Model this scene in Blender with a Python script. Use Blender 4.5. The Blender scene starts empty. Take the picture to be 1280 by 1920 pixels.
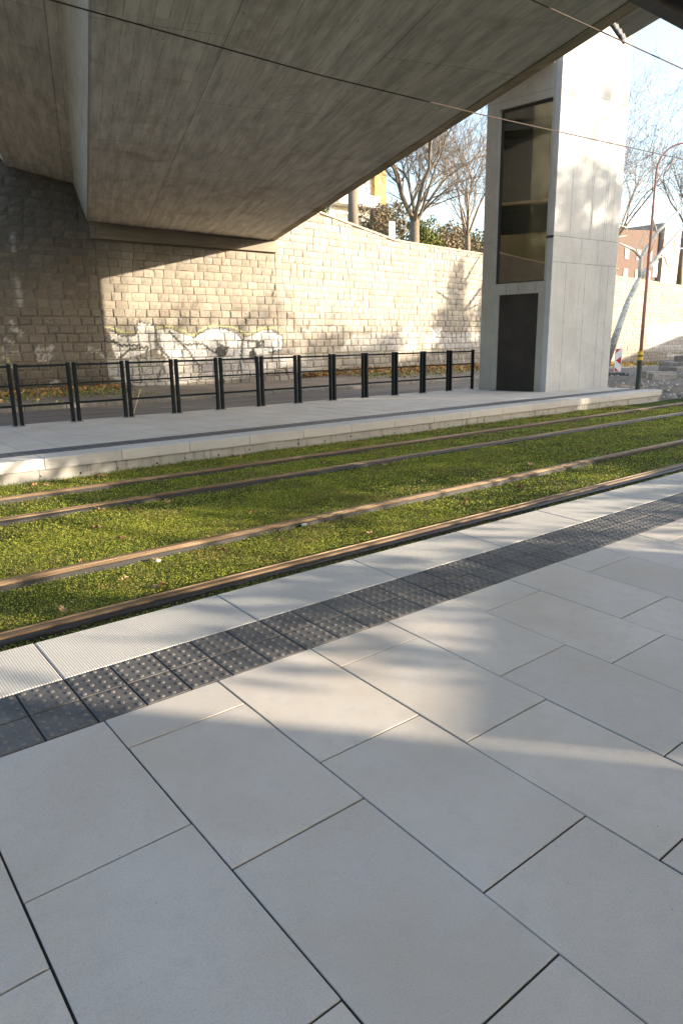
import bpy, bmesh, math, random
import numpy as np
from mathutils import Vector
random.seed(7); rng = np.random.default_rng(7)
S = bpy.context.scene
COL = S.collection
R = math.radians

# ------------------------------------------------------------------ camera
f, yaw, pit, rol = 1299.84, .6739, -.243, -.0161
cd = bpy.data.cameras.new("camera"); cam = bpy.data.objects.new("camera", cd); COL.objects.link(cam)
cd.sensor_fit = 'HORIZONTAL'; cd.sensor_width = 24.0; cd.lens = 24.0 * f / 1280
cd.clip_start = .05; cd.clip_end = 5000
fw = Vector((math.sin(yaw)*math.cos(pit), math.cos(yaw)*math.cos(pit), math.sin(pit)))
rt = Vector((math.cos(yaw), -math.sin(yaw), 0)); up = rt.cross(fw)
r2 = math.cos(rol)*rt + math.sin(rol)*up; u2 = -math.sin(rol)*rt + math.cos(rol)*up
from mathutils import Matrix
m = Matrix((r2, u2, -fw)).transposed().to_4x4(); m.translation = Vector((-.7894, -2.4981, 1.4321))
cam.matrix_world = m
S.camera = cam

# ------------------------------------------------------------------ light
SUN_AZ, SUN_EL = 138.4, 13.45
S.view_settings.view_transform = 'Standard'; S.view_settings.look = 'None'
S.view_settings.exposure = 2.3; S.view_settings.gamma = 1
w = bpy.data.worlds.new("World"); S.world = w; w.use_nodes = True
nt = w.node_tree; bg = nt.nodes['Background']
sky = nt.nodes.new('ShaderNodeTexSky'); sky.sky_type = 'NISHITA'; sky.sun_disc = False
sky.sun_elevation = R(SUN_EL); sky.sun_rotation = R(SUN_AZ); sky.air_density = 1.0; sky.dust_density = 2.3; sky.ozone_density = 1.0
nt.links.new(sky.outputs[0], bg.inputs[0]); bg.inputs[1].default_value = .13
sd = bpy.data.lights.new("sun", 'SUN'); sun = bpy.data.objects.new("sun", sd); COL.objects.link(sun)
sd.energy = 3.3; sd.angle = R(.4); sd.color = (1.0, .84, .64)
sv = Vector((math.sin(R(SUN_AZ))*math.cos(R(SUN_EL)), math.cos(R(SUN_AZ))*math.cos(R(SUN_EL)), math.sin(R(SUN_EL))))
sun.rotation_euler = sv.to_track_quat('Z', 'Y').to_euler()

# ------------------------------------------------------------------ material helpers
class NT:
    def __init__(s, name):
        s.m = bpy.data.materials.new(name); s.m.use_nodes = True; s.t = s.m.node_tree
        s.b = s.t.nodes['Principled BSDF']
    def n(s, typ, **kw):
        o = s.t.nodes.new(typ)
        for k, v in kw.items(): setattr(o, k, v)
        return o
    def l(s, a, b): s.t.links.new(a, b)
    def put(s, sock, v):
        if isinstance(v, (int, float, tuple)): sock.default_value = v if not (isinstance(v, tuple) and len(v) == 3 and sock.type == 'RGBA') else (*v, 1)
        else: s.l(v, sock)
    def math(s, op, a, b=None, c=None, clamp=False):
        o = s.n('ShaderNodeMath', operation=op, use_clamp=clamp)
        s.put(o.inputs[0], a)
        if b is not None: s.put(o.inputs[1], b)
        if c is not None: s.put(o.inputs[2], c)
        return o.outputs[0]
    def mix(s, fac, a, b, mode='MIX'):
        o = s.n('ShaderNodeMix', data_type='RGBA', blend_type=mode)
        s.put(o.inputs['Factor'], fac); s.put(o.inputs[6], a); s.put(o.inputs[7], b)
        return o.outputs[2]
    def coord(s, kind='Object', scale=(1, 1, 1), rot=(0, 0, 0)):
        c = s.n('ShaderNodeTexCoord'); mp = s.n('ShaderNodeMapping'); mp.inputs['Scale'].default_value = scale
        mp.inputs['Rotation'].default_value = rot
        s.l(c.outputs[kind], mp.inputs[0]); return mp.outputs[0]
    def noise(s, vec, scale, detail=4, rough=.55, dist=0.0):
        o = s.n('ShaderNodeTexNoise'); s.l(vec, o.inputs['Vector']); o.inputs['Scale'].default_value = scale
        o.inputs['Detail'].default_value = detail; o.inputs['Roughness'].default_value = rough
        o.inputs['Distortion'].default_value = dist
        return o.outputs['Fac']
    def ramp(s, fac, stops, interp='LINEAR'):
        o = s.n('ShaderNodeValToRGB'); o.color_ramp.interpolation = interp
        e = o.color_ramp.elements
        while len(e) < len(stops): e.new(.5)
        for i, (p, c) in enumerate(stops):
            e[i].position = p; e[i].color = (*c, 1) if isinstance(c, tuple) else (c, c, c, 1)
        s.l(fac, o.inputs[0]); return o.outputs[0]
    def island(s):
        return s.n('ShaderNodeNewGeometry').outputs['Random Per Island']
    def bump(s, h, strength=.3, dist=.01):
        o = s.n('ShaderNodeBump'); s.l(h, o.inputs['Height']); o.inputs['Strength'].default_value = strength
        o.inputs['Distance'].default_value = dist
        s.l(o.outputs[0], s.b.inputs['Normal'])
    def out(s, col=None, rough=None, metal=None, spec=None):
        if col is not None: s.put(s.b.inputs['Base Color'], col)
        if rough is not None: s.put(s.b.inputs['Roughness'], rough)
        if metal is not None: s.put(s.b.inputs['Metallic'], metal)
        if spec is not None: s.b.inputs['Specular IOR Level'].default_value = spec
        return s.m

def plain(name, c1, c2=None, scale=20, rough=.6, metal=0, bump=.0, spec=.5):
    t = NT(name); v = t.coord()
    nz = t.noise(v, scale)
    t.out(t.ramp(nz, [(.3, c1), (.7, c2 or tuple(x*.75 for x in c1))]), rough, metal, spec)
    if bump: t.bump(nz, bump)
    return t.m

def mat_paver(name, base, var=.08, lines=False):
    t = NT(name); v = t.coord()
    isl = t.island()
    big = t.noise(v, 1.3, 5, .6); fine = t.noise(v, 260, 2, .7); mid = t.noise(v, 14, 5, .65)
    c = t.ramp(isl, [(0, tuple(x*(1-var) for x in base)), (.5, base), (1, (base[0]*(1+var), base[1]*(1+var*.8), base[2]*(1+var*.5)))])
    c = t.mix(t.math('MULTIPLY', t.ramp(big, [(.36, 0.0), (.66, 1.0)]), .75), c, tuple(x*.86*k for x, k in zip(base, (1.0, .93, .83))))
    c = t.mix(t.math('MULTIPLY', t.ramp(mid, [(.5, 0.0), (.75, 1.0)]), .5), c, tuple(x*.78 for x in base))
    c = t.mix(.75, c, t.ramp(fine, [(.3, .72), (.5, .96), (.7, 1.0)]), 'MULTIPLY')
    v5 = t.n('ShaderNodeTexVoronoi'); t.l(v, v5.inputs['Vector']); v5.inputs['Scale'].default_value = 1.7; v5.inputs['Randomness'].default_value = 1
    gum = t.math('LESS_THAN', t.math('ADD', v5.outputs['Distance'], t.math('MULTIPLY', t.noise(v, 30, 2), .03)), .042)
    c = t.mix(t.math('MULTIPLY', gum, .35), c, tuple(x*.55 for x in base))
    scr = t.ramp(t.noise(t.coord('Object', (2.2, 14, 1), (0, 0, .7)), 3, 6, .75), [(.62, 0.0), (.72, .28)])
    c = t.mix(scr, c, tuple(min(1, x*1.25) for x in base))
    # small scattered specks
    vo = t.n('ShaderNodeTexVoronoi'); t.l(v, vo.inputs['Vector']); vo.inputs['Scale'].default_value = 9
    sp = t.math('LESS_THAN', vo.outputs['Distance'], .022)
    c = t.mix(t.math('MULTIPLY', sp, .6), c, (.06, .05, .04))
    t.out(c, .82, 0, .3); t.bump(fine, .35, .0015)
    return t.m

def mat_boards(name, base, dark=.5, bw=3.6, rh=.17, darkening=.5):
    """board-marked concrete; UV in metres (u along the boards)"""
    t = NT(name); v = t.coord('UV')
    wob = t.n('ShaderNodeVectorMath', operation='ADD')
    nzv = t.n('ShaderNodeTexNoise'); t.l(v, nzv.inputs['Vector']); nzv.inputs['Scale'].default_value = .8
    sc = t.n('ShaderNodeVectorMath', operation='SCALE'); t.l(nzv.outputs['Color'], sc.inputs[0]); sc.inputs['Scale'].default_value = .03
    t.l(v, wob.inputs[0]); t.l(sc.outputs[0], wob.inputs[1])
    br = t.n('ShaderNodeTexBrick'); t.l(wob.outputs[0], br.inputs['Vector'])
    br.inputs['Scale'].default_value = 1; br.inputs['Brick Width'].default_value = bw; br.inputs['Row Height'].default_value = rh
    br.inputs['Mortar Size'].default_value = .007; br.inputs['Mortar Smooth'].default_value = .3; br.offset = .37
    br.inputs['Color1'].default_value = (*[x*.95 for x in base], 1); br.inputs['Color2'].default_value = (*[x*1.04 for x in base], 1)
    br.inputs['Mortar'].default_value = (*[x for x in base], 1)
    st = t.coord('UV', (.35, 2.2, 1)); streak = t.noise(st, 2.2, 7, .68)
    blot = t.noise(v, .9, 7, .66, .4); grain = t.noise(t.coord('UV', (3, 60, 1)), 1, 3, .6)
    c = br.outputs['Color']
    c = t.mix(t.ramp(streak, [(.35, darkening*.9), (.6, 0.0)]), c, tuple(x*.45 for x in base))
    c = t.mix(t.ramp(blot, [(.55, 0.0), (.72, darkening)]), c, tuple(x*.5*k for x, k in zip(base, (1.1, .95, .8))))
    c = t.mix(.35, c, t.ramp(grain, [(.3, .7), (.6, 1.0)]), 'MULTIPLY')
    b2 = t.n('ShaderNodeTexBrick'); t.l(v, b2.inputs['Vector']); b2.offset = .5
    b2.inputs['Scale'].default_value = 1; b2.inputs['Brick Width'].default_value = 5.2; b2.inputs['Row Height'].default_value = 2.3
    b2.inputs['Mortar Size'].default_value = .009; b2.inputs['Mortar Smooth'].default_value = .2
    b2.inputs['Color1'].default_value = (1, 1, 1, 1); b2.inputs['Color2'].default_value = (.80, .79, .76, 1); b2.inputs['Mortar'].default_value = (.4, .36, .3, 1)
    c = t.mix(.8, c, b2.outputs['Color'], 'MULTIPLY')
    lm = t.math('MULTIPLY', br.outputs['Fac'], t.ramp(t.noise(v, 2.6, 5, .7), [(.42, dark*.1), (.62, dark)]))
    c = t.mix(lm, c, tuple(x*.3 for x in base))
    vo = t.n('ShaderNodeTexVoronoi'); t.l(t.coord('UV', (1, 2, 1)), vo.inputs['Vector']); vo.inputs['Scale'].default_value = 2.6
    sp = t.math('MULTIPLY', t.math('LESS_THAN', vo.outputs['Distance'], .06), t.ramp(t.noise(v, .5, 2), [(.46, 0.0), (.56, .9)]))
    c = t.mix(sp, c, tuple(x*.2 for x in base))
    t.out(c, .85, 0, .25)
    h = t.math('SUBTRACT', grain, t.math('MULTIPLY', br.outputs['Fac'], .8)); t.bump(h, .35, .006)
    return t.m

def mat_tower(name, base, lines):
    t = NT(name); v = t.coord('UV'); sep = t.n('ShaderNodeSeparateXYZ'); t.l(v, sep.inputs[0])
    U, V = sep.outputs[0], sep.outputs[1]
    blot = t.noise(v, 1.1, 7, .65, .3); mid = t.noise(v, 6, 6, .7); vert = t.noise(t.coord('UV', (7, .35, 1)), 1.6, 6, .7); fine = t.noise(v, 90, 2)
    c = t.ramp(blot, [(.3, tuple(x*.82 for x in base)), (.6, base)])
    c = t.mix(t.ramp(vert, [(.5, 0.0), (.75, .6)]), c, tuple(x*.66*k for x, k in zip(base, (1.05, 1, .92))))
    c = t.mix(t.ramp(mid, [(.54, 0.0), (.72, .5)]), c, tuple(x*.7 for x in base))
    c = t.mix(.4, c, t.ramp(fine, [(.3, .8), (.6, 1.0)]), 'MULTIPLY')
    tot = None
    for (a, b, c0, d0) in lines:
        mk = t.math('MULTIPLY', t.math('COMPARE', U, (a+b)/2, (b-a)/2), t.math('COMPARE', V, (c0+d0)/2, (d0-c0)/2))
        tot = mk if tot is None else t.math('MAXIMUM', tot, mk)
    h = fine
    if tot is not None:
        c = t.mix(t.math('MULTIPLY', tot, t.ramp(t.noise(v, 5, 2), [(.3, .35), (.6, .75)])), c, tuple(x*.35 for x in base))
        h = t.math('SUBTRACT', t.math('MULTIPLY', fine, .3), tot)
    bx = t.math('ABSOLUTE', t.math('SUBTRACT', t.math('MODULO', t.math('ADD', V, .25), .82), .41))
    if tot is not None:
        dots = t.math('MULTIPLY', tot, t.math('LESS_THAN', bx, .02))
        c = t.mix(t.math('MULTIPLY', dots, .8), c, (.05, .045, .04))
    low = t.ramp(t.math('ADD', V, t.math('MULTIPLY', mid, .5)), [(.22, .45), (.62, 0.0)])
    c = t.mix(low, c, tuple(x*.6 for x in base))
    t.out(c, .8, 0, .25); t.bump(h, .25, .006)
    return t.m

def mat_stone():
    t = NT("granite_blocks"); v = t.coord()
    isl = t.island()
    at = t.n('ShaderNodeAttribute', attribute_name='paint')
    gr = t.n('ShaderNodeAttribute', attribute_name='darkening')
    c = t.ramp(isl, [(0, (.27, .243, .20)), (.25, (.35, .318, .27)), (.5, (.31, .285, .245)), (.7, (.39, .352, .295)), (.9, (.29, .275, .25)), (1, (.36, .305, .235))])
    n1 = t.noise(v, 9, 6, .7); n2 = t.noise(v, 1.2, 5, .6); n3 = t.noise(v, 60, 3, .6)
    c = t.mix(t.ramp(n1, [(.45, 0.0), (.75, .5)]), c, (.19, .17, .145))
    c = t.mix(t.ramp(n2, [(.45, 0.0), (.75, .45)]), c, (.2, .185, .155))
    c = t.mix(.5, c, t.ramp(n3, [(.3, .65), (.62, 1.0)]), 'MULTIPLY')
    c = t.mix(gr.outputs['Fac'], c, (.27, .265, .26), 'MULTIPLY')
    wear = t.ramp(t.noise(v, 7, 5, .7), [(.34, .35), (.56, 1.0)])
    pa = t.math('MULTIPLY', at.outputs['Alpha'], wear)
    c = t.mix(pa, c, at.outputs['Color'])
    t.out(c, .9, 0, .2); t.bump(t.math('ADD', n1, t.math('MULTIPLY', n3, .5)), .6, .02)
    return t.m

# ------------------------------------------------------------------ mesh helpers
class MB:
    def __init__(s): s.v = []; s.f = []
    def quad(s, *p):
        i = len(s.v); s.v += [tuple(q) for q in p]; s.f.append(tuple(range(i, i+len(p))))
    def box(s, x0, x1, y0, y1, z0, z1, b=0, M=None):
        """box with a chamfer b round its top"""
        i = len(s.v)
        if b:
            lv = [(x0, y0, z0), (x1, y0, z0), (x1, y1, z0), (x0, y1, z0), (x0, y0, z1-b), (x1, y0, z1-b), (x1, y1, z1-b), (x0, y1, z1-b),
                  (x0+b, y0+b, z1), (x1-b, y0+b, z1), (x1-b, y1-b, z1), (x0+b, y1-b, z1)]
            fs = [(0, 1, 5, 4), (1, 2, 6, 5), (2, 3, 7, 6), (3, 0, 4, 7), (4, 5, 9, 8), (5, 6, 10, 9), (6, 7, 11, 10), (7, 4, 8, 11), (8, 9, 10, 11), (3, 2, 1, 0)]
        else:
            lv = [(x0, y0, z0), (x1, y0, z0), (x1, y1, z0), (x0, y1, z0), (x0, y0, z1), (x1, y0, z1), (x1, y1, z1), (x0, y1, z1)]
            fs = [(0, 1, 5, 4), (1, 2, 6, 5), (2, 3, 7, 6), (3, 0, 4, 7), (4, 5, 6, 7), (3, 2, 1, 0)]
        if M: lv = [tuple(M(*p)) for p in lv]
        s.v += lv; s.f += [tuple(i+k for k in q) for q in fs]
    def tube(s, pts, rad, n=8, cap=True):
        pts = [Vector(p) for p in pts]
        if not isinstance(rad, (list, tuple)): rad = [rad]*len(pts)
        i0 = len(s.v); prev = None
        for k, p in enumerate(pts):
            d = (pts[min(k+1, len(pts)-1)] - pts[max(k-1, 0)]).normalized()
            if prev is None:
                a = d.cross(Vector((0, 0, 1)));
                if a.length < .05: a = d.cross(Vector((1, 0, 0)))
            else: a = prev - d*prev.dot(d)
            a.normalize(); prev = a; b = d.cross(a)
            for j in range(n):
                t = 2*math.pi*j/n; s.v.append(tuple(p + (a*math.cos(t)+b*math.sin(t))*rad[k]))
        for k in range(len(pts)-1):
            for j in range(n):
                A = i0+k*n+j; B = i0+k*n+(j+1) % n; s.f.append((A, B, B+n, A+n))
        if cap: s.f.append(tuple(i0+j for j in range(n))[::-1]); s.f.append(tuple(i0+(len(pts)-1)*n+j for j in range(n)))
    def extr(s, prof, A, B, cap=True):
        """prof: list of (p, z) offsets, extruded from frame A to frame B: each is f(p,z)->xyz"""
        n = len(prof); i = len(s.v)
        s.v += [tuple(A(*p)) for p in prof] + [tuple(B(*p)) for p in prof]
        for k in range(n): s.f.append((i+k, i+(k+1) % n, i+n+(k+1) % n, i+n+k))
        if cap: s.f.append(tuple(range(i+n-1, i-1, -1))); s.f.append(tuple(range(i+n, i+2*n)))
    def build(s, name, mat, parent=None, smooth=False, uv=None, fix=True):
        me = bpy.data.meshes.new(name); me.from_pydata(s.v, [], s.f); me.materials.append(mat)
        if fix:
            bm = bmesh.new(); bm.from_mesh(me); bmesh.ops.recalc_face_normals(bm, faces=bm.faces); bm.to_mesh(me); bm.free()
        if smooth: me.shade_smooth()
        if uv:
            l = me.uv_layers.new(name='UVMap')
            for p in me.polygons:
                for li in p.loop_indices: l.data[li].uv = uv(me.vertices[me.loops[li].vertex_index].co, p.normal)
        o = bpy.data.objects.new(name, me); COL.objects.link(o)
        if parent: o.parent = parent; o.matrix_parent_inverse = parent.matrix_world.inverted()
        return o

def tag(o, label=None, cat=None, group=None, kind=None):
    if label: o['label'] = label
    if cat: o['category'] = cat
    if group: o['group'] = group
    if kind: o['kind'] = kind
    return o
def thing(name, loc, label, cat, group=None):
    o = bpy.data.objects.new(name, None); COL.objects.link(o); o.location = loc; o.empty_display_size = .1
    bpy.context.view_layer.update()
    return tag(o, label, cat, group)
def copy_thing(src, name=None):
    c = src.copy(); COL.objects.link(c)
    for ch in src.children:
        d = ch.copy(); COL.objects.link(d); d.parent = c; d.matrix_parent_inverse = ch.matrix_parent_inverse.copy()
        for g in ch.children:
            e = g.copy(); COL.objects.link(e); e.parent = d
    return c
def fast_mesh(name, V, F, mat, attr=None):
    """V (n,3), F (m,k) numpy"""
    me = bpy.data.meshes.new(name); n, mF, k = len(V), len(F), F.shape[1]
    me.vertices.add(n); me.vertices.foreach_set('co', np.ascontiguousarray(V, np.float32).ravel())
    me.loops.add(mF*k); me.loops.foreach_set('vertex_index', np.ascontiguousarray(F, np.int32).ravel())
    me.polygons.add(mF); me.polygons.foreach_set('loop_start', np.arange(0, mF*k, k, dtype=np.int32))
    me.update(calc_edges=True); me.materials.append(mat)
    o = bpy.data.objects.new(name, me); COL.objects.link(o); return o

# ================================================================== SETTING
SL = .0342                      # cross fall of the near platform
COLW = .5; SLAB = .7455; ST, TW, EW, WOFF = .234, .426, .872, -.02
X0, X1 = -4.0, 30.0
def tilt(o): o.rotation_euler.x = math.atan(SL); return o

M_base = plain("bedding_sand", (.035, .03, .026), (.02, .018, .016), 40, .95)
M_slab = mat_paver("paving_concrete", (.49, .468, .445), .10)

# near platform bed
mb = MB(); mb.box(X0-.5, X1+.5, -9, EW-.02, -.5, -.006)
tag(tilt(mb.build("platform_bed", M_base)), kind='structure')
# big slabs
mb = MB(); g = .0035
i = int(X0/COLW)
while i*COLW < X1:
    x = i*COLW; y = 0.0; k = 0
    first = ST if i % 2 == 0 else ST + SLAB*.675
    while y > -8.2:
        L = first if k == 0 else SLAB
        dz = random.gauss(0, .0009); jx = random.gauss(0, .0008)
        i0 = len(mb.v)
        mb.box(x+g+jx, x+COLW-g+jx, y-L+g, y-g, -.06, 0, .0015)
        sx, sy = random.gauss(0, .0012), random.gauss(0, .0012)
        for q in range(i0, len(mb.v)):
            vx, vy, vz = mb.v[q]; mb.v[q] = (vx, vy, vz + dz + sx*(vx-x) + sy*(vy-y))
        y -= L; k += 1
    i += 1
tag(tilt(mb.build("paving", M_slab)), kind='structure')

# tactile strip
tm = NT("tactile_rubber_concrete"); v = tm.coord(); n1 = tm.noise(v, 7, 6, .7); n2 = tm.noise(v, 120, 3, .7)
at = tm.n('ShaderNodeAttribute', attribute_name='worn')
c = tm.ramp(n1, [(.3, (.035, .036, .042)), (.55, (.06, .06, .064)), (.75, (.15, .14, .125))])
c = tm.mix(tm.math('MULTIPLY', at.outputs['Fac'], tm.ramp(n2, [(.35, .1), (.65, .8)])), c, (.19, .185, .175))
c = tm.mix(tm.ramp(n2, [(.58, 0.0), (.72, .5)]), c, (.2, .19, .175))
c = tm.mix(tm.ramp(tm.island(), [(0, 0.0), (1, .28)]), c, (.17, .16, .145))
c = tm.mix(tm.ramp(tm.noise(v, 1.1, 3), [(.45, 0.0), (.7, .5)]), c, (.20, .19, .165))
tm.out(c, .6, 0, .4); tm.bump(n2, .3, .002)
mb = MB(); tg = .003; T = TW/2; worn = []; tg = .0042
x = X0 + WOFF
while x < X1:
    for r in (0, 1):
        y = r*T; dz = random.gauss(0, .0006); i0 = len(mb.v)
        mb.box(x+tg, x+.2-tg, y+tg, y+T-tg, -.06, dz+.001, .0015); worn += [0]*(len(mb.v)-i0)
        if x < 16:
            for a in range(4):
                for b in range(4):
                    cx = x+.2*(a+.5)/4; cy = y+T*(b+.5)/4; n = 8; j0 = len(mb.v)
                    for rr, hh, wv in ((.0125, 0, 0), (.0098, .0038, .35), (.0055, .005, .8)):
                        for q in range(n):
                            t = 2*math.pi*q/n; mb.v.append((cx+rr*math.cos(t), cy+rr*math.sin(t), dz+.001+hh)); worn.append(wv)
                    for lv in (0, 1):
                        for q in range(n):
                            A = j0+lv*n+q; B = j0+lv*n+(q+1) % n; mb.f.append((A, B, B+n, A+n))
                    mb.f.append(tuple(j0+2*n+q for q in range(n)))
    x += .2
o = tilt(mb.build("tactile_strip", tm.m, fix=False)); tag(o, kind='structure')
al = o.data.attributes.new('worn', 'FLOAT', 'POINT'); al.data.foreach_set('value', worn)

# white edge slabs with a fine stud pattern
em = NT("studded_edge_concrete"); v = em.coord(); sep = em.n('ShaderNodeSeparateXYZ'); em.l(v, sep.inputs[0])
pit_ = .0165
sx = em.math('SINE', em.math('MULTIPLY', em.math('ADD', sep.outputs[0], sep.outputs[1]), 2*math.pi/pit_*.7071))
sy = em.math('SINE', em.math('MULTIPLY', em.math('SUBTRACT', sep.outputs[0], sep.outputs[1]), 2*math.pi/pit_*.7071))
st = em.math('MULTIPLY', sx, sy)
stud = em.ramp(st, [(.05, 0.0), (.55, 1.0)])
n1 = em.noise(v, 2, 5, .6); n2 = em.noise(v, 150, 2)
c = em.ramp(n1, [(.35, (.62, .605, .575)), (.7, (.70, .685, .65))])
c = em.mix(1.0, c, em.ramp(st, [(.05, .55), (.4, 1.0)]), 'MULTIPLY')
c = em.mix(.4, c, em.ramp(n2, [(.3, .8), (.6, 1.0)]), 'MULTIPLY')
vo = em.n('ShaderNodeTexVoronoi'); em.l(v, vo.inputs['Vector']); vo.inputs['Scale'].default_value = 7
c = em.mix(em.math('MULTIPLY', em.math('LESS_THAN', vo.outputs['Distance'], .03), .6), c, (.08, .06, .04))
em.out(c, .75, 0, .3); em.bump(stud, .9, .005)
mb = MB(); x = round(X0)+WOFF
while x < X1:
    mb.box(x+.003, x+1-.003, TW+.003, EW, -.12, random.gauss(0, .0008)+.001, .005); x += 1
tag(tilt(mb.build("platform_edge", em.m)), kind='structure')

# ground and track bed
gm = NT("bare_earth"); v = gm.coord(); n1 = gm.noise(v, .5, 6, .6); n2 = gm.noise(v, 12, 6, .7)
c = gm.ramp(n1, [(.3, (.16, .13, .10)), (.7, (.24, .21, .17))]); c = gm.mix(.7, c, gm.ramp(n2, [(.3, .5), (.7, 1.0)]), 'MULTIPLY')
gm.out(c, .95, 0, .2); gm.bump(n2, .8, .04)
mb = MB(); mb.quad((-3000, -3000, -.55), (3000, -3000, -.55), (3000, 3000, -.55), (-3000, 3000, -.55))
tag(mb.build("ground", gm.m), kind='structure')
sm = NT("mossy_soil"); v = sm.coord(); n1 = sm.noise(v, 3.2, 6, .65); n2 = sm.noise(v, 45, 4, .7)
c = sm.ramp(n1, [(.34, (.045, .06, .013)), (.5, (.06, .08, .016)), (.64, (.14, .14, .045)), (.78, (.16, .12, .06))])
c = sm.mix(.8, c, sm.ramp(n2, [(.3, .35), (.65, 1.1)]), 'MULTIPLY')
sm.out(c, .95, 0, .1); sm.bump(n2, 1, .03)
nx, ny = 220, 46; xs = np.linspace(-8, 90, nx); ys = np.linspace(.84, 6.62, ny)
XX, YY = np.meshgrid(xs, ys, indexing='ij')
def bedz(x, y): return -.245 + .008*np.sin(x*2.1+y)*np.cos(y*3.3-x) + .006*np.sin(x*5.3)*np.sin(y*6.1)
V = np.stack([XX, YY, bedz(XX, YY)], -1).reshape(-1, 3)
F = np.array([(i*ny+j, (i+1)*ny+j, (i+1)*ny+j+1, i*ny+j+1) for i in range(nx-1) for j in range(ny-1)])
tag(fast_mesh("track_bed", V, F, sm.m), kind='structure')

# far platform --------------------------------------------------------
FZ = .05; KY = 6.54; FX0, FX1 = -4.36, 17.2
M_cap = NT("kerb_concrete"); v = M_cap.coord(); n1 = M_cap.noise(v, 3, 6, .65); n2 = M_cap.noise(v, 120, 2); isl = M_cap.island()
c = M_cap.ramp(isl, [(0, (.39, .38, .365)), (1, (.45, .44, .42))]); c = M_cap.mix(M_cap.ramp(n1, [(.5, 0.0), (.75, .35)]), c, (.3, .28, .25))
c = M_cap.mix(.5, c, M_cap.ramp(n2, [(.3, .8), (.6, 1.0)]), 'MULTIPLY'); M_cap.out(c, .8, 0, .3); M_cap.bump(n2, .3, .002); M_cap = M_cap.m
wm = NT("kerb_wall_concrete"); v = wm.coord(); dr = wm.noise(wm.coord('Object', (9, 9, .8)), 1, 6, .7); n1 = wm.noise(v, 4, 5, .6)
c = wm.ramp(n1, [(.3, (.28, .27, .25)), (.7, (.36, .345, .32))]); c = wm.mix(wm.ramp(dr, [(.52, 0.0), (.7, .7)]), c, (.13, .12, .09))
sp = wm.n('ShaderNodeSeparateXYZ'); wm.l(v, sp.inputs[0])
wm.out(c, .85, 0, .2)
mb = MB()
xk = .678 - 5
while xk < FX1:
    e = min(xk+1, FX1); mb.box(xk+.004, e-.004, KY, KY+.44, -.085, FZ, .008); xk += 1
tag(mb.build("platform_edge", M_cap), kind='structure')
mb = MB(); xk = .678-5-.07
while xk < FX1:
    e = min(xk+1, FX1-.05); mb.box(xk+.003, e-.003, KY+.035, KY+.4, -.5, -.087); xk += 1
tag(mb.build("kerb_wall", wm.m), kind='structure')
mb = MB(); x = FX0
while x < 17:
    x += .5
    if random.random() < .92:
        cx = x+random.uniform(-.06, .06); cz = -.175+random.uniform(-.02, .015)
        mb.tube([(cx, KY+.030, cz), (cx, KY+.034, cz)], .013+random.uniform(-.003, .003), 8)
tag(mb.build("weep_holes", plain("hole_black", (.012, .012, .012))), kind='structure')
mb = MB(); mb.box(FX0-.3, FX1, KY+.41, 10.86, -.5, FZ-.03)
tag(mb.build("platform_bed", M_base), kind='structure')
M_slab2 = mat_paver("far_paving_concrete", (.47, .45, .42), .05)
mb = MB()
i = 0; x = FX0
while x < FX1-.3:
    y = 7.40; first = .234 if i % 2 == 0 else .74; k = 0
    while y < 10.82:
        L = min(first if k == 0 else SLAB, 10.84-y)
        mb.box(x+.004, min(x+.5, FX1)-.004, y+.004, y+L-.004, -.1, FZ+random.gauss(0, .001), .004); y += L; k += 1
    x += .5; i += 1
mb2 = mb
tag(mb.build("paving", M_slab2), kind='structure')
t2 = NT("far_tactile"); v = t2.coord(); sep = t2.n('ShaderNodeSeparateXYZ'); t2.l(v, sep.inputs[0])
a = t2.math('SINE', t2.math('MULTIPLY', sep.outputs[0], 2*math.pi/.1)); b = t2.math('SINE', t2.math('MULTIPLY', sep.outputs[1], 2*math.pi/.1))
d_ = t2.ramp(t2.math('MULTIPLY', a, b), [(.15, 0.0), (.5, 1.0)])
t2.out(t2.mix(d_, (.05, .052, .058), (.15, .15, .15)), .6); t2.bump(d_, .8, .006)
mb = MB(); x = FX0
while x < FX1-.2:
    for r in (0, 1): mb.box(x+.004, x+.196, 6.984+r*.205, 6.984+(r+1)*.205-.004, -.1, FZ, .004)
    x += .2
x = 17.0
for k in range(8):
    pass
tag(mb.build("tactile_strip", t2.m), kind='structure')

# road, kerb line and footpath
am = NT("worn_asphalt"); v = am.coord(); n1 = am.noise(am.coord('Object', (.18, 1.6, 1)), 2.5, 6, .65); n2 = am.noise(v, 60, 3, .6); n3 = am.noise(v, .7, 4)
c = am.ramp(n1, [(.32, (.085, .075, .066)), (.5, (.15, .13, .112)), (.7, (.20, .175, .15))]); c = am.mix(.6, c, am.ramp(n2, [(.3, .6), (.65, 1.0)]), 'MULTIPLY')
am.out(c, .85, 0, .3); am.bump(n2, .5, .006)
mb = MB(); nxr = 30
for k in range(nxr):
    xa, xb = -20+k*4.5, -20+(k+1)*4.5
    mb.box(xa, xb, 10.86, 15.7, -.55, -.15)
me = MB(); me.quad((-34, 10.86, -.15), (26, 10.86, -.15), (120, 15.5, -.5), (120, 26, -.6), (26, 15.8, -.15), (-34, 15.8, -.15))
tag(me.build("road", am.m), kind='structure')

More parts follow.
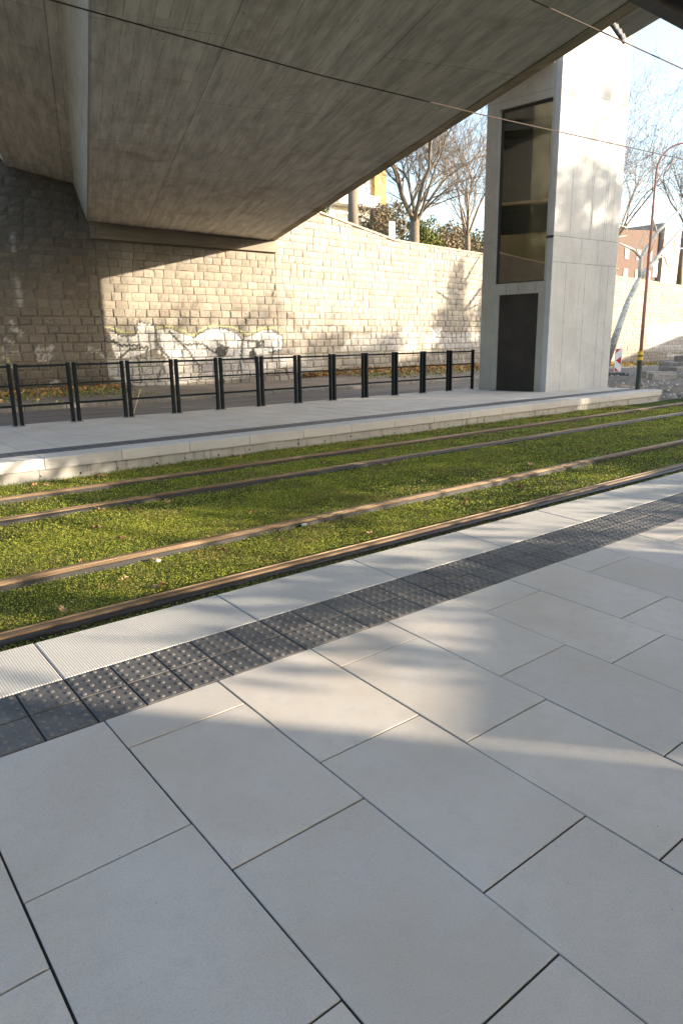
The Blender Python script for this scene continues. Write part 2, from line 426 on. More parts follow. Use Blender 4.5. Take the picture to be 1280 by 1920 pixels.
WD = Vector((math.cos(R(7.6)), math.sin(R(7.6)), 0)); WN = Vector((math.sin(R(7.6)), -math.cos(R(7.6)), 0))   # wall direction and outward normal
WP = Vector((14.6, 20.5, 0))
def wall_pt(s, z, off=0.0):
    if s <= 14.6: return Vector((s, 20.5-off, z))
    return WP + WD*(s-14.6) + WN*off + Vector((0, 0, z))
def wbase(s): return float(np.interp(s, [-10, 8, 14.6, 18, 24, 29, 46, 62, 90], [.06, .02, -.1, .12, .05, -.05, -.55, -.8, -1.0]))
def wtop(s): return float(np.interp(s, [-34, 5, 14, 17, 21.7, 28.9, 45.5, 59, 90], [6.9, 6.7, 6.9, 6.36, 5.72, 5.66, 5.42, 5.35, 5.2]))
pm = NT("dusty_footpath"); v = pm.coord(); n1 = pm.noise(v, .9, 6, .65); n2 = pm.noise(v, 35, 4, .7)
c = pm.ramp(n1, [(.3, (.15, .125, .10)), (.7, (.25, .215, .18))]); c = pm.mix(.6, c, pm.ramp(n2, [(.3, .6), (.65, 1.0)]), 'MULTIPLY')
pm.out(c, .9, 0, .2); pm.bump(n2, .5, .01)
def curb_y(s): return float(np.interp(s, [-20, 4, 8, 12, 30, 46, 90], [16.0, 16.2, 15.75, 15.4, 16.2, 18.5, 26]))
mb = MB(); ss = np.linspace(-34, 95, 80)
for a, b in zip(ss[:-1], ss[1:]):
    for (q0, q1) in ((0, .5), (.5, 1)):
        def P(s, q):
            w0 = wall_pt(s, 0); yy = curb_y(s)+.12; zb = -.06 if s < 26 else float(np.interp(s, [26, 60], [-.06, -.75]))
            return (w0.x, yy*(1-q)+(w0.y+.2)*q, zb*(1-q)+(wbase(s)+.01)*q)
        mb.quad(P(a, q0), P(b, q0), P(b, q1), P(a, q1))
tag(mb.build("footpath", pm.m), kind='structure')
mb = MB(); s = -10.0
while s < 60:
    e = s+1.0; dz = random.uniform(-.015, .01); z = -.05 if s < 26 else float(np.interp(s, [26, 60], [-.05, -.7]))
    if not (4.3 < s < 5.0):
        A = Vector((s+.01, curb_y(s), 0)); B = Vector((e-.01, curb_y(e), 0))
        mb.extr([(0, -.4), (0, z-.02+dz), (.02, z+dz), (.13, z+dz), (.13, -.4)], lambda p, q: A+Vector((0, p, q)), lambda p, q: B+Vector((0, p, q)))
    s = e
tag(mb.build("road_kerb", plain("old_kerb_stone", (.21, .19, .165), (.13, .12, .105), 8, .9)), kind='structure')

# grass track ---------------------------------------------------------
gr = NT("sedum_leaf"); v = gr.coord(); isl = gr.island()
n1 = gr.noise(v, 1.9, 5, .65); n2 = gr.noise(v, 7, 4, .6)
c = gr.ramp(isl, [(0, (.08, .12, .016)), (.3, (.20, .26, .028)), (.6, (.40, .45, .055)), (.9, (.60, .56, .11)), (1, (.45, .33, .14))])
c = gr.mix(gr.ramp(n1, [(.50, 0.0), (.66, .7)]), c, (.32, .26, .09))
c = gr.mix(gr.ramp(n2, [(.55, 0.0), (.7, .4)]), c, (.07, .11, .016))
gr.out(c, .7, 0, .25)
tr = gr.n('ShaderNodeBsdfTranslucent'); gr.put(tr.inputs['Color'], c); mx = gr.n('ShaderNodeMixShader'); mx.inputs[0].default_value = .42
gr.l(gr.b.outputs[0], mx.inputs[1]); gr.l(tr.outputs[0], mx.inputs[2]); gr.l(mx.outputs[0], gr.t.nodes['Material Output'].inputs[0])
RAILS = [(1.64, 1), (2.64, -1), (4.62, 1), (5.62, -1)]
def scatter(n, x0, x1, y0, y1, size, h):
    x = rng.uniform(x0, x1, n); y = rng.uniform(y0, y1, n)
    dens = np.clip(.5+.35*np.sin(x*1.7+np.sin(y*2.3)*2)*np.sin(y*2.9+x*.8)+.3*np.sin(x*5.3+y*3)*np.sin(y*6.1-x*2.2), 0, 1)
    keep = rng.random(n) < (.30+.70*dens)
    for ry, sd_ in RAILS:
        keep &= np.abs(y-ry) > (.072+.03*rng.random(n)+.012*np.sin(x*7))
    keep &= ~((x > 15.2) & (y > 5.95+.0*x))
    x, y = x[keep], y[keep]; n = len(x)
    a = rng.uniform(0, 2*np.pi, n); s = size*rng.uniform(.6, 1.4, n); tl = rng.uniform(-.9, .9, n); hh = h*rng.uniform(.1, 1, n)
    # each leaf a bent quad
    ux, uy = np.cos(a), np.sin(a); z = bedz(x, y)+hh
    e1 = np.stack([ux*np.cos(tl), uy*np.cos(tl), np.sin(tl)], -1)*s[:, None]
    e2 = np.stack([-uy, ux, rng.uniform(-.7, .7, n)], -1)*(s*.5)[:, None]
    c0 = np.stack([x, y, z], -1)
    V = np.stack([c0-e1, c0-e2, c0+e1, c0+e2], 1).reshape(-1, 3)
    return V, np.arange(n*4).reshape(-1, 4)
parts = [scatter(330000, -1.6, 4.2, .9, 4.0, .0052, .026), scatter(210000, -.5, 8, 3.4, 6.56, .0075, .026),
         scatter(230000, 4.0, 16, .9, 6.56, .010, .026), scatter(90000, 12, 48, .9, 6.56, .022, .025)]
Vs = []; Fs = []; off = 0
for V, F in parts: Vs.append(V); Fs.append(F+off); off += len(V)
o = fast_mesh("grass", np.concatenate(Vs), np.concatenate(Fs), gr.m); tag(o, 'low green and yellowish moss-like grass filling the tram track bed', 'grass', kind='stuff')
# longer blades along the platform kerbs and rubber edges
def blades(n, fx, fy, h, wdt):
    x = fx(n); y = fy(n, x); hh = h*rng.uniform(.4, 1.2, n); a = rng.uniform(0, 2*np.pi, n); z = bedz(x, y)-.002
    b = np.stack([x, y, z], -1); sd_ = np.stack([np.cos(a), np.sin(a), 0*a], -1)*wdt
    tip = b + np.stack([rng.normal(0, .4, n)*hh, rng.normal(0, .4, n)*hh, hh], -1)
    V = np.stack([b-sd_, b+sd_, tip], 1).reshape(-1, 3); return V, np.arange(n*3).reshape(-1, 3)
bl = [blades(9000, lambda n: rng.uniform(-1, 14, n), lambda n, x: EW+.02+rng.uniform(0, .5, n)**1.6, .045, .0016),
      blades(7000, lambda n: rng.uniform(-1, 15.2, n), lambda n, x: 6.56-rng.uniform(0, .25, n)**1.5, .06, .003),
      blades(12000, lambda n: rng.uniform(-1, 18, n), lambda n, x: rng.choice([1.53, 2.75, 4.51, 5.73], n)+rng.normal(0, .03, n), .03, .002),
      blades(60000, lambda n: rng.uniform(-1, 20, n), lambda n, x: rng.uniform(1.9, 6.4, n), .032, .0022)]
Vs = []; Fs = []; off = 0
for V, F in bl: Vs.append(V); Fs.append(F+off); off += len(V)
gb = NT("grass_blade"); isl = gb.island(); gb.out(gb.ramp(isl, [(0, (.05, .09, .015)), (.6, (.10, .155, .025)), (1, (.2, .2, .06))]), .6, 0, .3)
o = fast_mesh("grass_blades", np.concatenate(Vs), np.concatenate(Fs), gb.m); tag(o, 'short upright grass blades along kerbs and rails', 'grass', kind='stuff')

# ================================================================== RAILS
rm = NT("rusty_rail_steel"); v = rm.coord('Object', (.6, 40, 4)); n1 = rm.noise(v, 2, 6, .6); n2 = rm.noise(rm.coord('Object', (8, 60, 8)), 3, 4, .7)
c = rm.ramp(n1, [(.3, (.075, .047, .028)), (.5, (.15, .10, .055)), (.7, (.27, .20, .12))])
c = rm.mix(rm.ramp(n2, [(.5, 0.0), (.75, .6)]), c, (.14, .085, .05))
rm.out(c, rm.ramp(n2, [(.3, .4), (.7, .7)]), .35, .5)
rubber = plain("black_rubber", (.016, .016, .018), (.03, .03, .03), 30, .55)
names = ["nearest grooved tram rail beside the white platform edge", "second tram rail from the near platform, inner rail of the near track",
         "third tram rail from the near platform, inner rail of the far track", "farthest tram rail, running below the far platform kerb"]
RT = -.185
for (y, s), lb in zip(RAILS, names):
    root = thing("tram_rail", (0, y, -.25), lb, "tram rail", "rails of the tram track")
    # profile from the outer side (field) to the gauge side: head, groove, lip
    pr = [(-.050, -.11), (-.050, -.007), (-.044, 0), (-.006, 0), (0, -.006), (.003, -.034), (.026, -.034), (.029, -.008), (.032, -.003), (.043, -.003), (.046, -.008), (.046, -.11)]
    xs_ = np.linspace(-8, 90, 60)
    mb = MB(); mb.extr(pr, lambda p, z: (-8, y+s*p, RT+z), lambda p, z: (90, y+s*p, RT+z))
    mb.build("rail_head", rm.m, root)
    mb = MB()
    for a, b in ((-.098, -.0505), (.0465, .074)):
        mb.extr([(a, -.12), (a, -.028), (a+.01, -.018), (b, -.014 if a < 0 else -.018), (b, -.12)], lambda p, z: (-8, y+s*p, RT+z), lambda p, z: (90, y+s*p, RT+z))
    mb.build("rubber_casing", rubber, root)

# ================================================================== RETAINING WALL
PAINT = {
 'white': [[(7.98, 1.89), (8.43, 1.68), (8.87, 1.73), (8.97, 2.16), (9.52, 2.05), (9.51, 1.28), (9.11, 1.12), (8.51, .97), (8.11, .99), (7.99, 1.47)],
  [(9.65, 1.86), (10.09, 1.91), (10.95, 1.6), (11.49, 1.88), (12.03, 1.94), (12.58, 1.85), (12.92, 1.58), (13.28, 1.61), (13.88, 1.84), (14.33, 1.84), (14.71, 1.62), (14.78, 1.18), (14.13, .95), (12.87, .83), (11.29, .84), (10.13, .87), (9.59, 1.11)],
  [(24.5, 1.8), (25.2, 1.85), (25.1, 1.2), (24.7, 1.2)], [(56, 2.3), (57.5, 2.5), (61, 2.3), (61, 1.3), (56.3, 1.4)]],
 'haze': [[(7.8, .99), (15.2, .95), (15.01, .48), (13.04, .1), (10.82, .05), (9.67, .02), (8.48, .06), (7.8, .4)],
  [(17.8, .95), (23.2, .9), (23.2, 1.75), (20.5, 1.8), (18.6, 1.5)], [(24.0, 1.0), (29, .9), (29, 1.7), (24, 1.6)], [(15.0, .2), (17.0, .3), (17, .8), (15, .9)],
  [(52, .2), (61, 0), (61, 2.2), (52, 2.2)]],
}
INK = [[(7.74, 1.74), (8.26, 1.39), (8.96, 1.37)], [(8.23, .98), (8.59, 1.24), (9.25, 1.31), (9.15, .9)], [(9.58, 2.05), (9.61, 1.39), (10.01, .93)],
 [(10.08, 1.83), (10.66, 1.26), (11.14, .61), (11.1, .08)], [(10.67, 1.37), (11.33, 1.39), (11.71, 1.12), (12.18, .93), (12.33, 1.23), (12.0, 1.35)],
 [(12.58, 1.88), (12.99, 1.52), (12.88, .86), (12.7, .31)], [(13.27, 1.45), (13.86, 1.42), (13.85, 1.29), (13.4, 1.18)],
 [(14.33, 1.84), (14.8, 1.62), (14.77, 1.12), (14.14, 1.01)], [(8.86, .97), (8.9, .13)], [(9.73, 1.28), (9.82, .88), (9.58, .33)],
 [(10.95, 1.6), (11.49, 1.88), (12.03, 1.94), (12.58, 1.85)], [(7.98, 1.89), (8.43, 1.68), (8.87, 1.73), (8.97, 2.16), (9.52, 2.05)]]
DOTS = [(12.05, 1.1, .2), (13.4, .95, .17), (13.65, 1.32, .1)]
LIME = [[(7.87, 1.97), (8.31, 1.87), (8.52, 1.76), (8.88, 1.80), (8.94, 2.2)], [(9.6, 1.94), (10.09, 2.0), (10.71, 1.8), (10.95, 1.67), (11.5, 1.97), (12.04, 2.03), (12.66, 1.95), (13.21, 1.7), (13.81, 1.92), (14.41, 1.95), (14.89, 1.69), (14.92, 1.37)],
 [(4.7, 1.1), (4.9, .8)]]
CHALK = [[(5.61, 1.22), (5.72, 1.36), (5.75, 1.2)], [(5.83, 1.28), (5.96, 1.33), (5.91, 1.26), (6.13, 1.38), (6.06, 1.21)], [(5.68, 1.14), (5.66, .96), (5.82, .96), (5.85, 1.12)],
 [(5.92, 1.14), (5.92, .93), (6.02, 1.11)], [(7.22, 1.36), (7.56, 1.22), (7.23, 1.24)], [(7.65, 1.09), (7.8, .98)], [(4.69, 1.36), (4.74, 1.2)], [(4.9, 1.24), (5.13, 1.23)],
 [(5.92, .24), (6.13, .31)], [(5.02, 1.9), (5.28, 1.86), (5.23, 1.74)], [(4.76, 1.63), (5.01, 1.51)], [(5.01, 2.17), (5.07, 2.02)],
 [(5.34, 4.59), (5.36, 4.3)], [(5.31, 3.4), (5.36, 2.79), (5.3, 2.56)], [(5.36, 4.2), (5.37, 4.0)],
 [(19.74, 1.37), (19.93, 1.55), (20.41, 1.42), (20.31, 1.24)], [(19.37, 1.14), (19.64, 1.19), (19.74, 1.01), (19.36, .96)], [(19.93, 1.13), (20.4, 1.06)],
 [(20.6, 1.67), (21.39, 1.66), (21.29, 1.48), (20.7, 1.42)], [(21.39, 1.04), (21.7, 1.35), (21.9, 1.09), (22.21, 1.34), (22.53, 1.08)], [(22.63, 1.34), (23.17, 1.26), (23.18, 1.0), (22.85, 1.01)],
 [(23.61, 1.46), (23.83, 1.65), (24.17, 1.38)], [(24.39, 1.85), (25.32, 1.91), (25.45, 1.71), (24.98, 1.65), (24.64, 1.31)], [(25.45, 1.64), (25.94, 1.37)],
 [(25.94, 1.57), (26.56, 1.5), (27.06, 1.64), (27.07, 1.28)], [(27.44, 1.7), (28.11, 1.42), (28.64, 1.63)], [(25.12, .76), (25.25, .35)], [(27.1, .57), (27.25, .28)],
 [(18.11, .81), (18.81, .73), (18.63, .67)], [(18.83, 1.62), (19.56, 1.52)], [(15.84, 1.85), (16.15, 1.8)], [(17.62, 1.97), (18.04, 1.74)],
 [(52.22, 1.96), (53.39, 2.56), (55.17, .94)], [(55.59, 1.56), (56.61, 2.18), (59.76, 2.1)], [(53.55, .55), (60.26, .44)], [(56.64, -.14), (60.5, -.37)], [(57.64, 1.55), (58.0, .26)]]
def inpoly(P, poly):
    x, y = P[:, 0], P[:, 1]; r = np.zeros(len(P), bool); n = len(poly)
    for i in range(n):
        (x1, y1), (x2, y2) = poly[i], poly[(i+1) % n]
        c = ((y1 > y) != (y2 > y)) & (x < (x2-x1)*(y-y1)/((y2-y1) or 1e-9)+x1); r ^= c
    return r
def dline(P, line):
    d = np.full(len(P), 9.0)
    for (a, b) in zip(line[:-1], line[1:]):
        a = np.array(a); b = np.array(b); ab = b-a; t = np.clip(((P-a)@ab)/(ab@ab), 0, 1); d = np.minimum(d, np.hypot(*(P-(a+t[:, None]*ab)).T))
    return d
def paint(P):
    C = np.zeros((len(P), 4)); C[:, :3] = .5
    jag = .03*np.sin(P[:, 0]*37)*np.sin(P[:, 1]*41)
    for q in PAINT['haze']: m_ = inpoly(P, q); C[m_] = (.56, .56, .56, .5 if q[0][0] < 9 else .32)
    for q in PAINT['white']: m_ = inpoly(P, q); C[m_] = (.78, .77, .75, .85 if q[0][0] < 50 else .45)
    for q in CHALK:
        far = q[0][0] > 50; m_ = dline(P, q)+jag < (.045 if not far else .16); C[m_] = (.6, .6, .6, .55 if q[0][0] > 9 else .4)
    for q in LIME: m_ = dline(P, q)+jag < .035; C[m_] = (.48, .53, .18, .65)
    for q in INK: m_ = dline(P, q)+jag < .042; C[m_] = (.10, .105, .11, .85)
    for (a, b, r_) in DOTS: m_ = np.hypot(P[:, 0]-a, P[:, 1]-b) < r_; C[m_] = (.07, .075, .08, .9)
    return C

Vw = []; Fw = []; SZ = []; GRM = []
def stone(s0, s1, z0, z1, nsx, nsz, depth, slope_top=None):
    """one rough-faced block: rim at depth 0, bulged face"""
    base = len(Vw); g_ = .010
    j = lambda a: random.uniform(-a, a)
    c = [(s0+g_+j(.010), z0+g_+j(.010)), (s1-g_+j(.010), z0+g_+j(.010)), (s1-g_+j(.010), z1-g_+j(.010)), (s0+g_+j(.010), z1-g_+j(.010))]
    tx, tz = random.gauss(0, .012), random.gauss(0, .012)
    for iz in range(nsz+1):
        b = iz/nsz
        for ix in range(nsx+1):
            a = ix/nsx
            s = (c[0][0]*(1-a)+c[1][0]*a)*(1-b)+(c[3][0]*(1-a)+c[2][0]*a)*b
            z = (c[0][1]*(1-a)+c[1][1]*a)*(1-b)+(c[3][1]*(1-a)+c[2][1]*a)*b
            ed = min(a, 1-a, b, 1-b) == 0
            off = depth*(.55 if ed else 1)+tx*(a-.5)+tz*(b-.5)+(0 if ed else (random.gauss(0, .005) if nsx < 5 else .005*math.sin(s*31+z*17)*math.sin(z*43-s*11)+random.gauss(0, .0008)))
            Vw.append(wall_pt(s, z, off)); SZ.append((s, z))
    n = nsx+1
    for iz in range(nsz):
        for ix in range(nsx):
            A = base+iz*n+ix; Fw.append((A, A+1, A+n+1, A+n))
    rim = [base+i for i in range(n)]+[base+i*n+n-1 for i in range(1, nsz+1)]+[base+nsz*n+i for i in range(n-2, -1, -1)]+[base+i*n for i in range(nsz-1, 0, -1)]
    r0 = len(Vw)
    for q in rim: s, z = SZ[q]; Vw.append(wall_pt(s, z, -.02)); SZ.append((s, z))
    k = len(rim)
    for q in range(k): Fw.append((rim[q], r0+q, r0+(q+1) % k, rim[(q+1) % k]))
z = -1.2; row = 0; H0 = .275
while z < 7.2:
    H = H0-.012+random.uniform(-.02, .02); s = -34+random.uniform(0, .4)
    while s < 75:
        L = random.choice([.34, .38, .42, .46, .50, .36])*(1 if -4 < s < 35 else (1.15 if s > 0 else 1.6))
        for js in (7.78, 14.56):                      # straight joints of the bridge seat
            if s < js < s+L: L = js-s if js-s > .17 else L
            if s < js < s+L: L = js-s+.0001
        sc = s+L/2; zt = wtop(sc)-.06
        if z+H > wbase(sc)-.25 and z < zt-.1:
            top = min(z+H, zt)
            gz = z < 2.35 and (4.4 < sc < 29.5 or sc > 51)
            inb = 7.7 < sc < 14.6 and top > 4.62
            if not inb:
                near = 4.5 < sc < 30
                stone(s, s+L, z, top, 14 if gz and 7.5 < sc < 15.2 else (8 if gz and near else (4 if gz else 3)), 9 if gz and 7.5 < sc < 15.2 else (6 if gz and near else (3 if gz else 2)), random.uniform(.028, .06))
        s += L
    z += H; row += 1
V = np.array([tuple(q) for q in Vw]); P = np.array(SZ)
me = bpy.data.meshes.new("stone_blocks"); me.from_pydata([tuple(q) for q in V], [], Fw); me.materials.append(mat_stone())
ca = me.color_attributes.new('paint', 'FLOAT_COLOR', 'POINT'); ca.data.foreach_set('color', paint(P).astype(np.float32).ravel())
# blocks darkened left of the bridge, less below it, and towards the foot
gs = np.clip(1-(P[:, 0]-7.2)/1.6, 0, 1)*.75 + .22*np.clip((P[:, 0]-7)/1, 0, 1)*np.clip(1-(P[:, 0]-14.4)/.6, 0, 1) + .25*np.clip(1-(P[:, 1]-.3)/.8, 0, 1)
ga = me.attributes.new('darkening', 'FLOAT', 'POINT'); ga.data.foreach_set('value', np.clip(gs, 0, 1).astype(np.float32))
wroot = thing("retaining_wall", (14.6, 20.5, 0), "tall grey granite block retaining wall with sprayed graffiti along its foot", "retaining wall")
so = bpy.data.objects.new("stone_blocks", me); COL.objects.link(so); so.parent = wroot; so.matrix_parent_inverse = wroot.matrix_world.inverted()
mo = MB(); sss = [-34]+list(np.arange(-32, 76, 2.0))+[14.6]; sss = sorted(set([float(q) for q in sss]))
for a, b in zip(sss[:-1], sss[1:]):
    mo.quad(wall_pt(a, -1.3, .004), wall_pt(b, -1.3, .004), wall_pt(b, wtop(b)-.05, .004), wall_pt(a, wtop(a)-.05, .004))
mo.build("mortar", plain("lime_mortar", (.165, .138, .105), (.11, .092, .07), 6, .95, bump=.3), wroot)
mo = MB()
for a, b in zip(sss[:-1], sss[1:]):
    if a < 5 or a > 14.5:
        for q in range(4):
            s0 = a+(b-a)*q/4; s1 = a+(b-a)*(q+1)/4
            mo.extr([(-.45, -.08), (.075, -.07), (.08, 0), (-.45, .05)], lambda p, z: wall_pt(s0+.005, wtop(s0)+z, p), lambda p, z: wall_pt(s1-.005, wtop(s1)+z, p))
mo.build("coping", plain("coping_stone", (.46, .36, .26), (.34, .28, .21), 5, .9, bump=.3), wroot)

# upper ground behind the wall
hm = NT("leafy_slope"); v = hm.coord(); n1 = hm.noise(v, .3, 6, .7); n2 = hm.noise(v, 6, 5, .7)
c = hm.ramp(n1, [(.35, (.11, .12, .04)), (.5, (.16, .13, .07)), (.7, (.22, .16, .09))]); c = hm.mix(.7, c, hm.ramp(n2, [(.3, .45), (.7, 1.0)]), 'MULTIPLY')
hm.out(c, .95, 0, .1); hm.bump(n2, .7, .1)
mb = MB(); offs = [.3, 4, 12, 30, 70, 200]; 
def hp(s, k):
    p = wall_pt(s, 0, -offs[k]); rise = [-.12, .3, 1.1, 2.6, 5.5, 16][k]; p.z = wtop(min(s, 80))+rise + max(0, min(9, (-6-s)*.6))*min(k, 2)/2 + (.25*math.sin(s*.7+k) if k > 0 else 0); return p
ss = np.linspace(-120, 260, 140)
for a, b in zip(ss[:-1], ss[1:]):
    for k in range(5): mb.quad(hp(a, k), hp(b, k), hp(b, k+1), hp(a, k+1))
tag(mb.build("upper_terrain", hm.m, smooth=True), kind='structure')

# ================================================================== BRIDGE
BD = Vector((.3251, .9454, -.0229)).normalized()
BP = Vector((BD.y, -BD.x, 0)).normalized()
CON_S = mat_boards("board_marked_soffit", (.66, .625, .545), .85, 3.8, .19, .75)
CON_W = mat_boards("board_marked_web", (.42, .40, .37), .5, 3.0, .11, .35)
CON_E = mat_boards("weathered_edge", (.40, .33, .22), .6, .5, .3, .95)
def buv(co, n):
    u = co.dot(BD)
    if abs(n.z) > .7: return (u, co.dot(BP))
    return (u, co.z*1.0+.3)
broot = thing("concrete_bridge", (11, 20.5, 5), "wide board-marked concrete bridge passing overhead above the tram tracks", "bridge")
A0 = lambda x, z: Vector((x, 20.5, z)) + BD*.0
A1 = lambda x, z: Vector((x, 20.5, z)) - BD*46
def fr(t): return lambda x, z: Vector((x, 20.5, z)) - BD*t
TS = [0, 2, 5, 9, 14, 20, 30, 46]
def sweep(name, prof, mat, t0=0, t1=46):
    mb = MB(); mb.extr(prof, fr(t0), fr(t1)); return mb.build(name, mat, broot, uv=buv)
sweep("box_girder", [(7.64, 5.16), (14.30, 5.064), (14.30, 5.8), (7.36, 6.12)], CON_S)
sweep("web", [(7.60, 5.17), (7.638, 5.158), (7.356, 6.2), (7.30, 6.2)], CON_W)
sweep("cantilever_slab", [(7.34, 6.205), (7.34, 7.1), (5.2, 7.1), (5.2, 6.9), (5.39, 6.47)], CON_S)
sweep("edge_beam", [(14.303, 5.12), (14.36, 5.075), (14.57, 5.06), (14.61, 5.10), (14.61, 5.16), (14.303, 5.16)], CON_E)
CLAD = plain('dark_fascia_cladding', (.045, .045, .042), (.07, .068, .06), 3, .6)
sweep('fascia', [(14.31, 5.162), (14.62, 5.162), (14.66, 6.9), (14.31, 6.9)], CLAD)
sweep("deck_top", [(5.25, 7.105), (14.64, 7.105), (14.64, 7.3), (5.25, 7.3)], CON_W)
sweep("parapet", [(14.45, 7.302), (14.62, 7.302), (14.62, 8.3), (14.45, 8.3)], CLAD)
# bridge seat on the wall
mb = MB()
mb.box(7.66, 14.62, 20.36, 20.9, 4.66, 5.02); mb.box(7.66, 14.62, 20.42, 20.9, 5.022, 6.3)
seat = mb.build("bridge_seat", mat_boards("seat_concrete", (.27, .24, .2), .4, 2.0, .3, .5), broot, uv=lambda co, n: (co.x, co.z))
# landing slab between bridge and tower
mb = MB(); mb.quad((11.6, 8.6, 7.62), (14.5, 8.45, 7.62), (14.3, 10.3, 7.72), (12.2, 10.4, 7.72))
mb.quad((11.6, 8.6, 7.84), (14.5, 8.45, 7.84), (14.3, 10.3, 7.94), (12.2, 10.4, 7.94))
i = 0
for a, b in ((0, 1), (1, 2), (2, 3), (3, 0)): mb.f.append((a, b, b+4, a+4))
mb.build("landing_slab", CON_E, broot, uv=lambda co, n: (co.x, co.y+co.z))

# ================================================================== LIFT TOWER
T2 = Vector((14.65, 8.33, 0)); ea = Vector((14.35-14.65, 10.29-8.33, 0)).normalized(); eb = Vector((17.35-14.65, 8.19-8.33, 0)).normalized()
TM = lambda a, b, z: T2+ea*a+eb*b+Vector((0, 0, z))
TZ = 9.8; TL = 1.98; TB = 2.70
troot = thing("lift_tower", (16, 9.2, .05), "tall pale concrete lift tower with a dark door and a tall dark window", "tower")
lw = .009
def vl(u, v0, v1): return (u-lw, u+lw, v0, v1)
def hl(z, u0=0, u1=3.0): return (u0, u1, z-lw, z+lw)
linesR = [hl(3.24), hl(3.85), hl(7.13), hl(7.72)]
for u in (.56, 1.36, 2.03, 2.34): linesR.append(vl(u, .05, 3.24))
for u in (1.12, 1.82): linesR.append(vl(u, 3.24, 3.85))
for u in (.62, 1.40, 1.46, 2.02, 2.10, 2.36): linesR.append(vl(u, 3.85, 7.13))
for u in (1.2, 1.88): linesR.append(vl(u, 7.13, 7.72))
for u in (.7, 1.84, 1.93, 2.3): linesR.append(vl(u, 7.72, 9.8))
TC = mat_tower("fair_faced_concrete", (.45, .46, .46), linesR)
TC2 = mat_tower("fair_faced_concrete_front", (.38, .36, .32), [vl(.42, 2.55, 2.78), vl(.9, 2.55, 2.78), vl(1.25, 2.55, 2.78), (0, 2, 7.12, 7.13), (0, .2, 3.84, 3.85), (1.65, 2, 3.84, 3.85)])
IC = mat_tower("interior_concrete", (.40, .38, .33), [vl(.5, 0, 9), vl(.62, 0, 9), vl(1.1, 0, 9), vl(1.35, 0, 9), vl(1.8, 0, 9), hl(5.2), hl(6.6)])
DA, DB, DZ = .33, 1.46, 2.52     # door opening (a range, top)
WA, WB, WZ0, WZ1 = .20, 1.63, 2.80, 6.95
mb = MB(); TH = .22
def tb(m_, a0, a1, b0, b1, z0, z1): m_.box(a0, a1, b0, b1, z0, z1, M=TM)
# side walls (the -y face carries the joints)
tb(mb, 0, .14, 0, TB, .0, TZ)
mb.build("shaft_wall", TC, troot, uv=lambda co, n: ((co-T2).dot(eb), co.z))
mb = MB(); e = .0022
tb(mb, .142, DA, 0, TH, 0, WZ0-.02); tb(mb, DB, TL, 0, TH, 0, WZ0-.02); tb(mb, DA, DB, .0, TH, DZ, WZ0-.02)
tb(mb, .142, WA, 0, TH, WZ0-.02, TZ); tb(mb, WB, TL, 0, TH, WZ0-.02, TZ); tb(mb, WA, WB, 0, TH, WZ1, TZ); tb(mb, WA, WB, .002, TH, WZ0-.02, WZ0)
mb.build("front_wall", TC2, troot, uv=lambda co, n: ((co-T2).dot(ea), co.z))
mb = MB()
tb(mb, TL-.16, TL, TH, TB-.2, 0, TZ)                 # far side
tb(mb, .142, .35, TB-.2, TB, 0, TZ); tb(mb, 1.7, TL, TB-.2, TB, 0, TZ); tb(mb, .35, 1.7, TB-.2, TB, 0, 2.8); tb(mb, .35, 1.7, TB-.2, TB, 8.2, TZ)
tb(mb, .142, TL-.16, TH, TB-.2, TZ-.2, TZ)
mb.build("inner_wall", IC, troot, uv=lambda co, n: ((co-T2).dot(eb)*abs(n.y)+(co-T2).dot(ea)*abs(n.x), co.z))
dm = NT("dark_door_sheet"); v = dm.coord(); n1 = dm.noise(v, 1.6, 5, .6); n2 = dm.noise(v, 25, 4)
dm.out(dm.mix(dm.ramp(n2, [(.5, 0.0), (.8, .3)]), dm.ramp(n1, [(.4, (.016, .012, .010)), (.7, (.035, .025, .020))]), (.06, .04, .03)), .5, 0, .3)
mb = MB(); tb(mb, DA, DB, .03, .07, .05, DZ); dr = mb.build("door", dm.m, troot)
fm = plain("black_window_frame", (.012, .012, .012), (.02, .02, .02), 20, .5)
mb = MB(); tb(mb, WB-.07, WB, .09, .13, WZ0, WZ1); tb(mb, WA, WB-.07, .09, .13, WZ1-.06, WZ1); tb(mb, WA, WA+.03, .09, .13, WZ0, WZ1-.06); tb(mb, WA+.03, WB-.07, .09, .13, WZ0, WZ0+.03)
wf = mb.build("window_frame", fm, troot)
gl = NT("tinted_glass"); gl.t.nodes.remove(gl.b)
trn = gl.n('ShaderNodeBsdfTransparent'); trn.inputs[0].default_value = (.33, .34, .32, 1)
gls = gl.n('ShaderNodeBsdfGlossy'); gls.inputs['Roughness'].default_value = .01; gls.inputs['Color'].default_value = (.9, .9, .9, 1)
frs = gl.n('ShaderNodeFresnel'); frs.inputs[0].default_value = 1.6
mxs = gl.n('ShaderNodeMixShader'); gl.l(frs.outputs[0], mxs.inputs[0]); gl.l(trn.outputs[0], mxs.inputs[1]); gl.l(gls.outputs[0], mxs.inputs[2])
gl.l(mxs.outputs[0], gl.t.nodes['Material Output'].inputs[0])
mb = MB(); tb(mb, WA+.03, WB-.07, .104, .112, WZ0+.03, WZ1-.06); mb.build("glass", gl.m, wf)
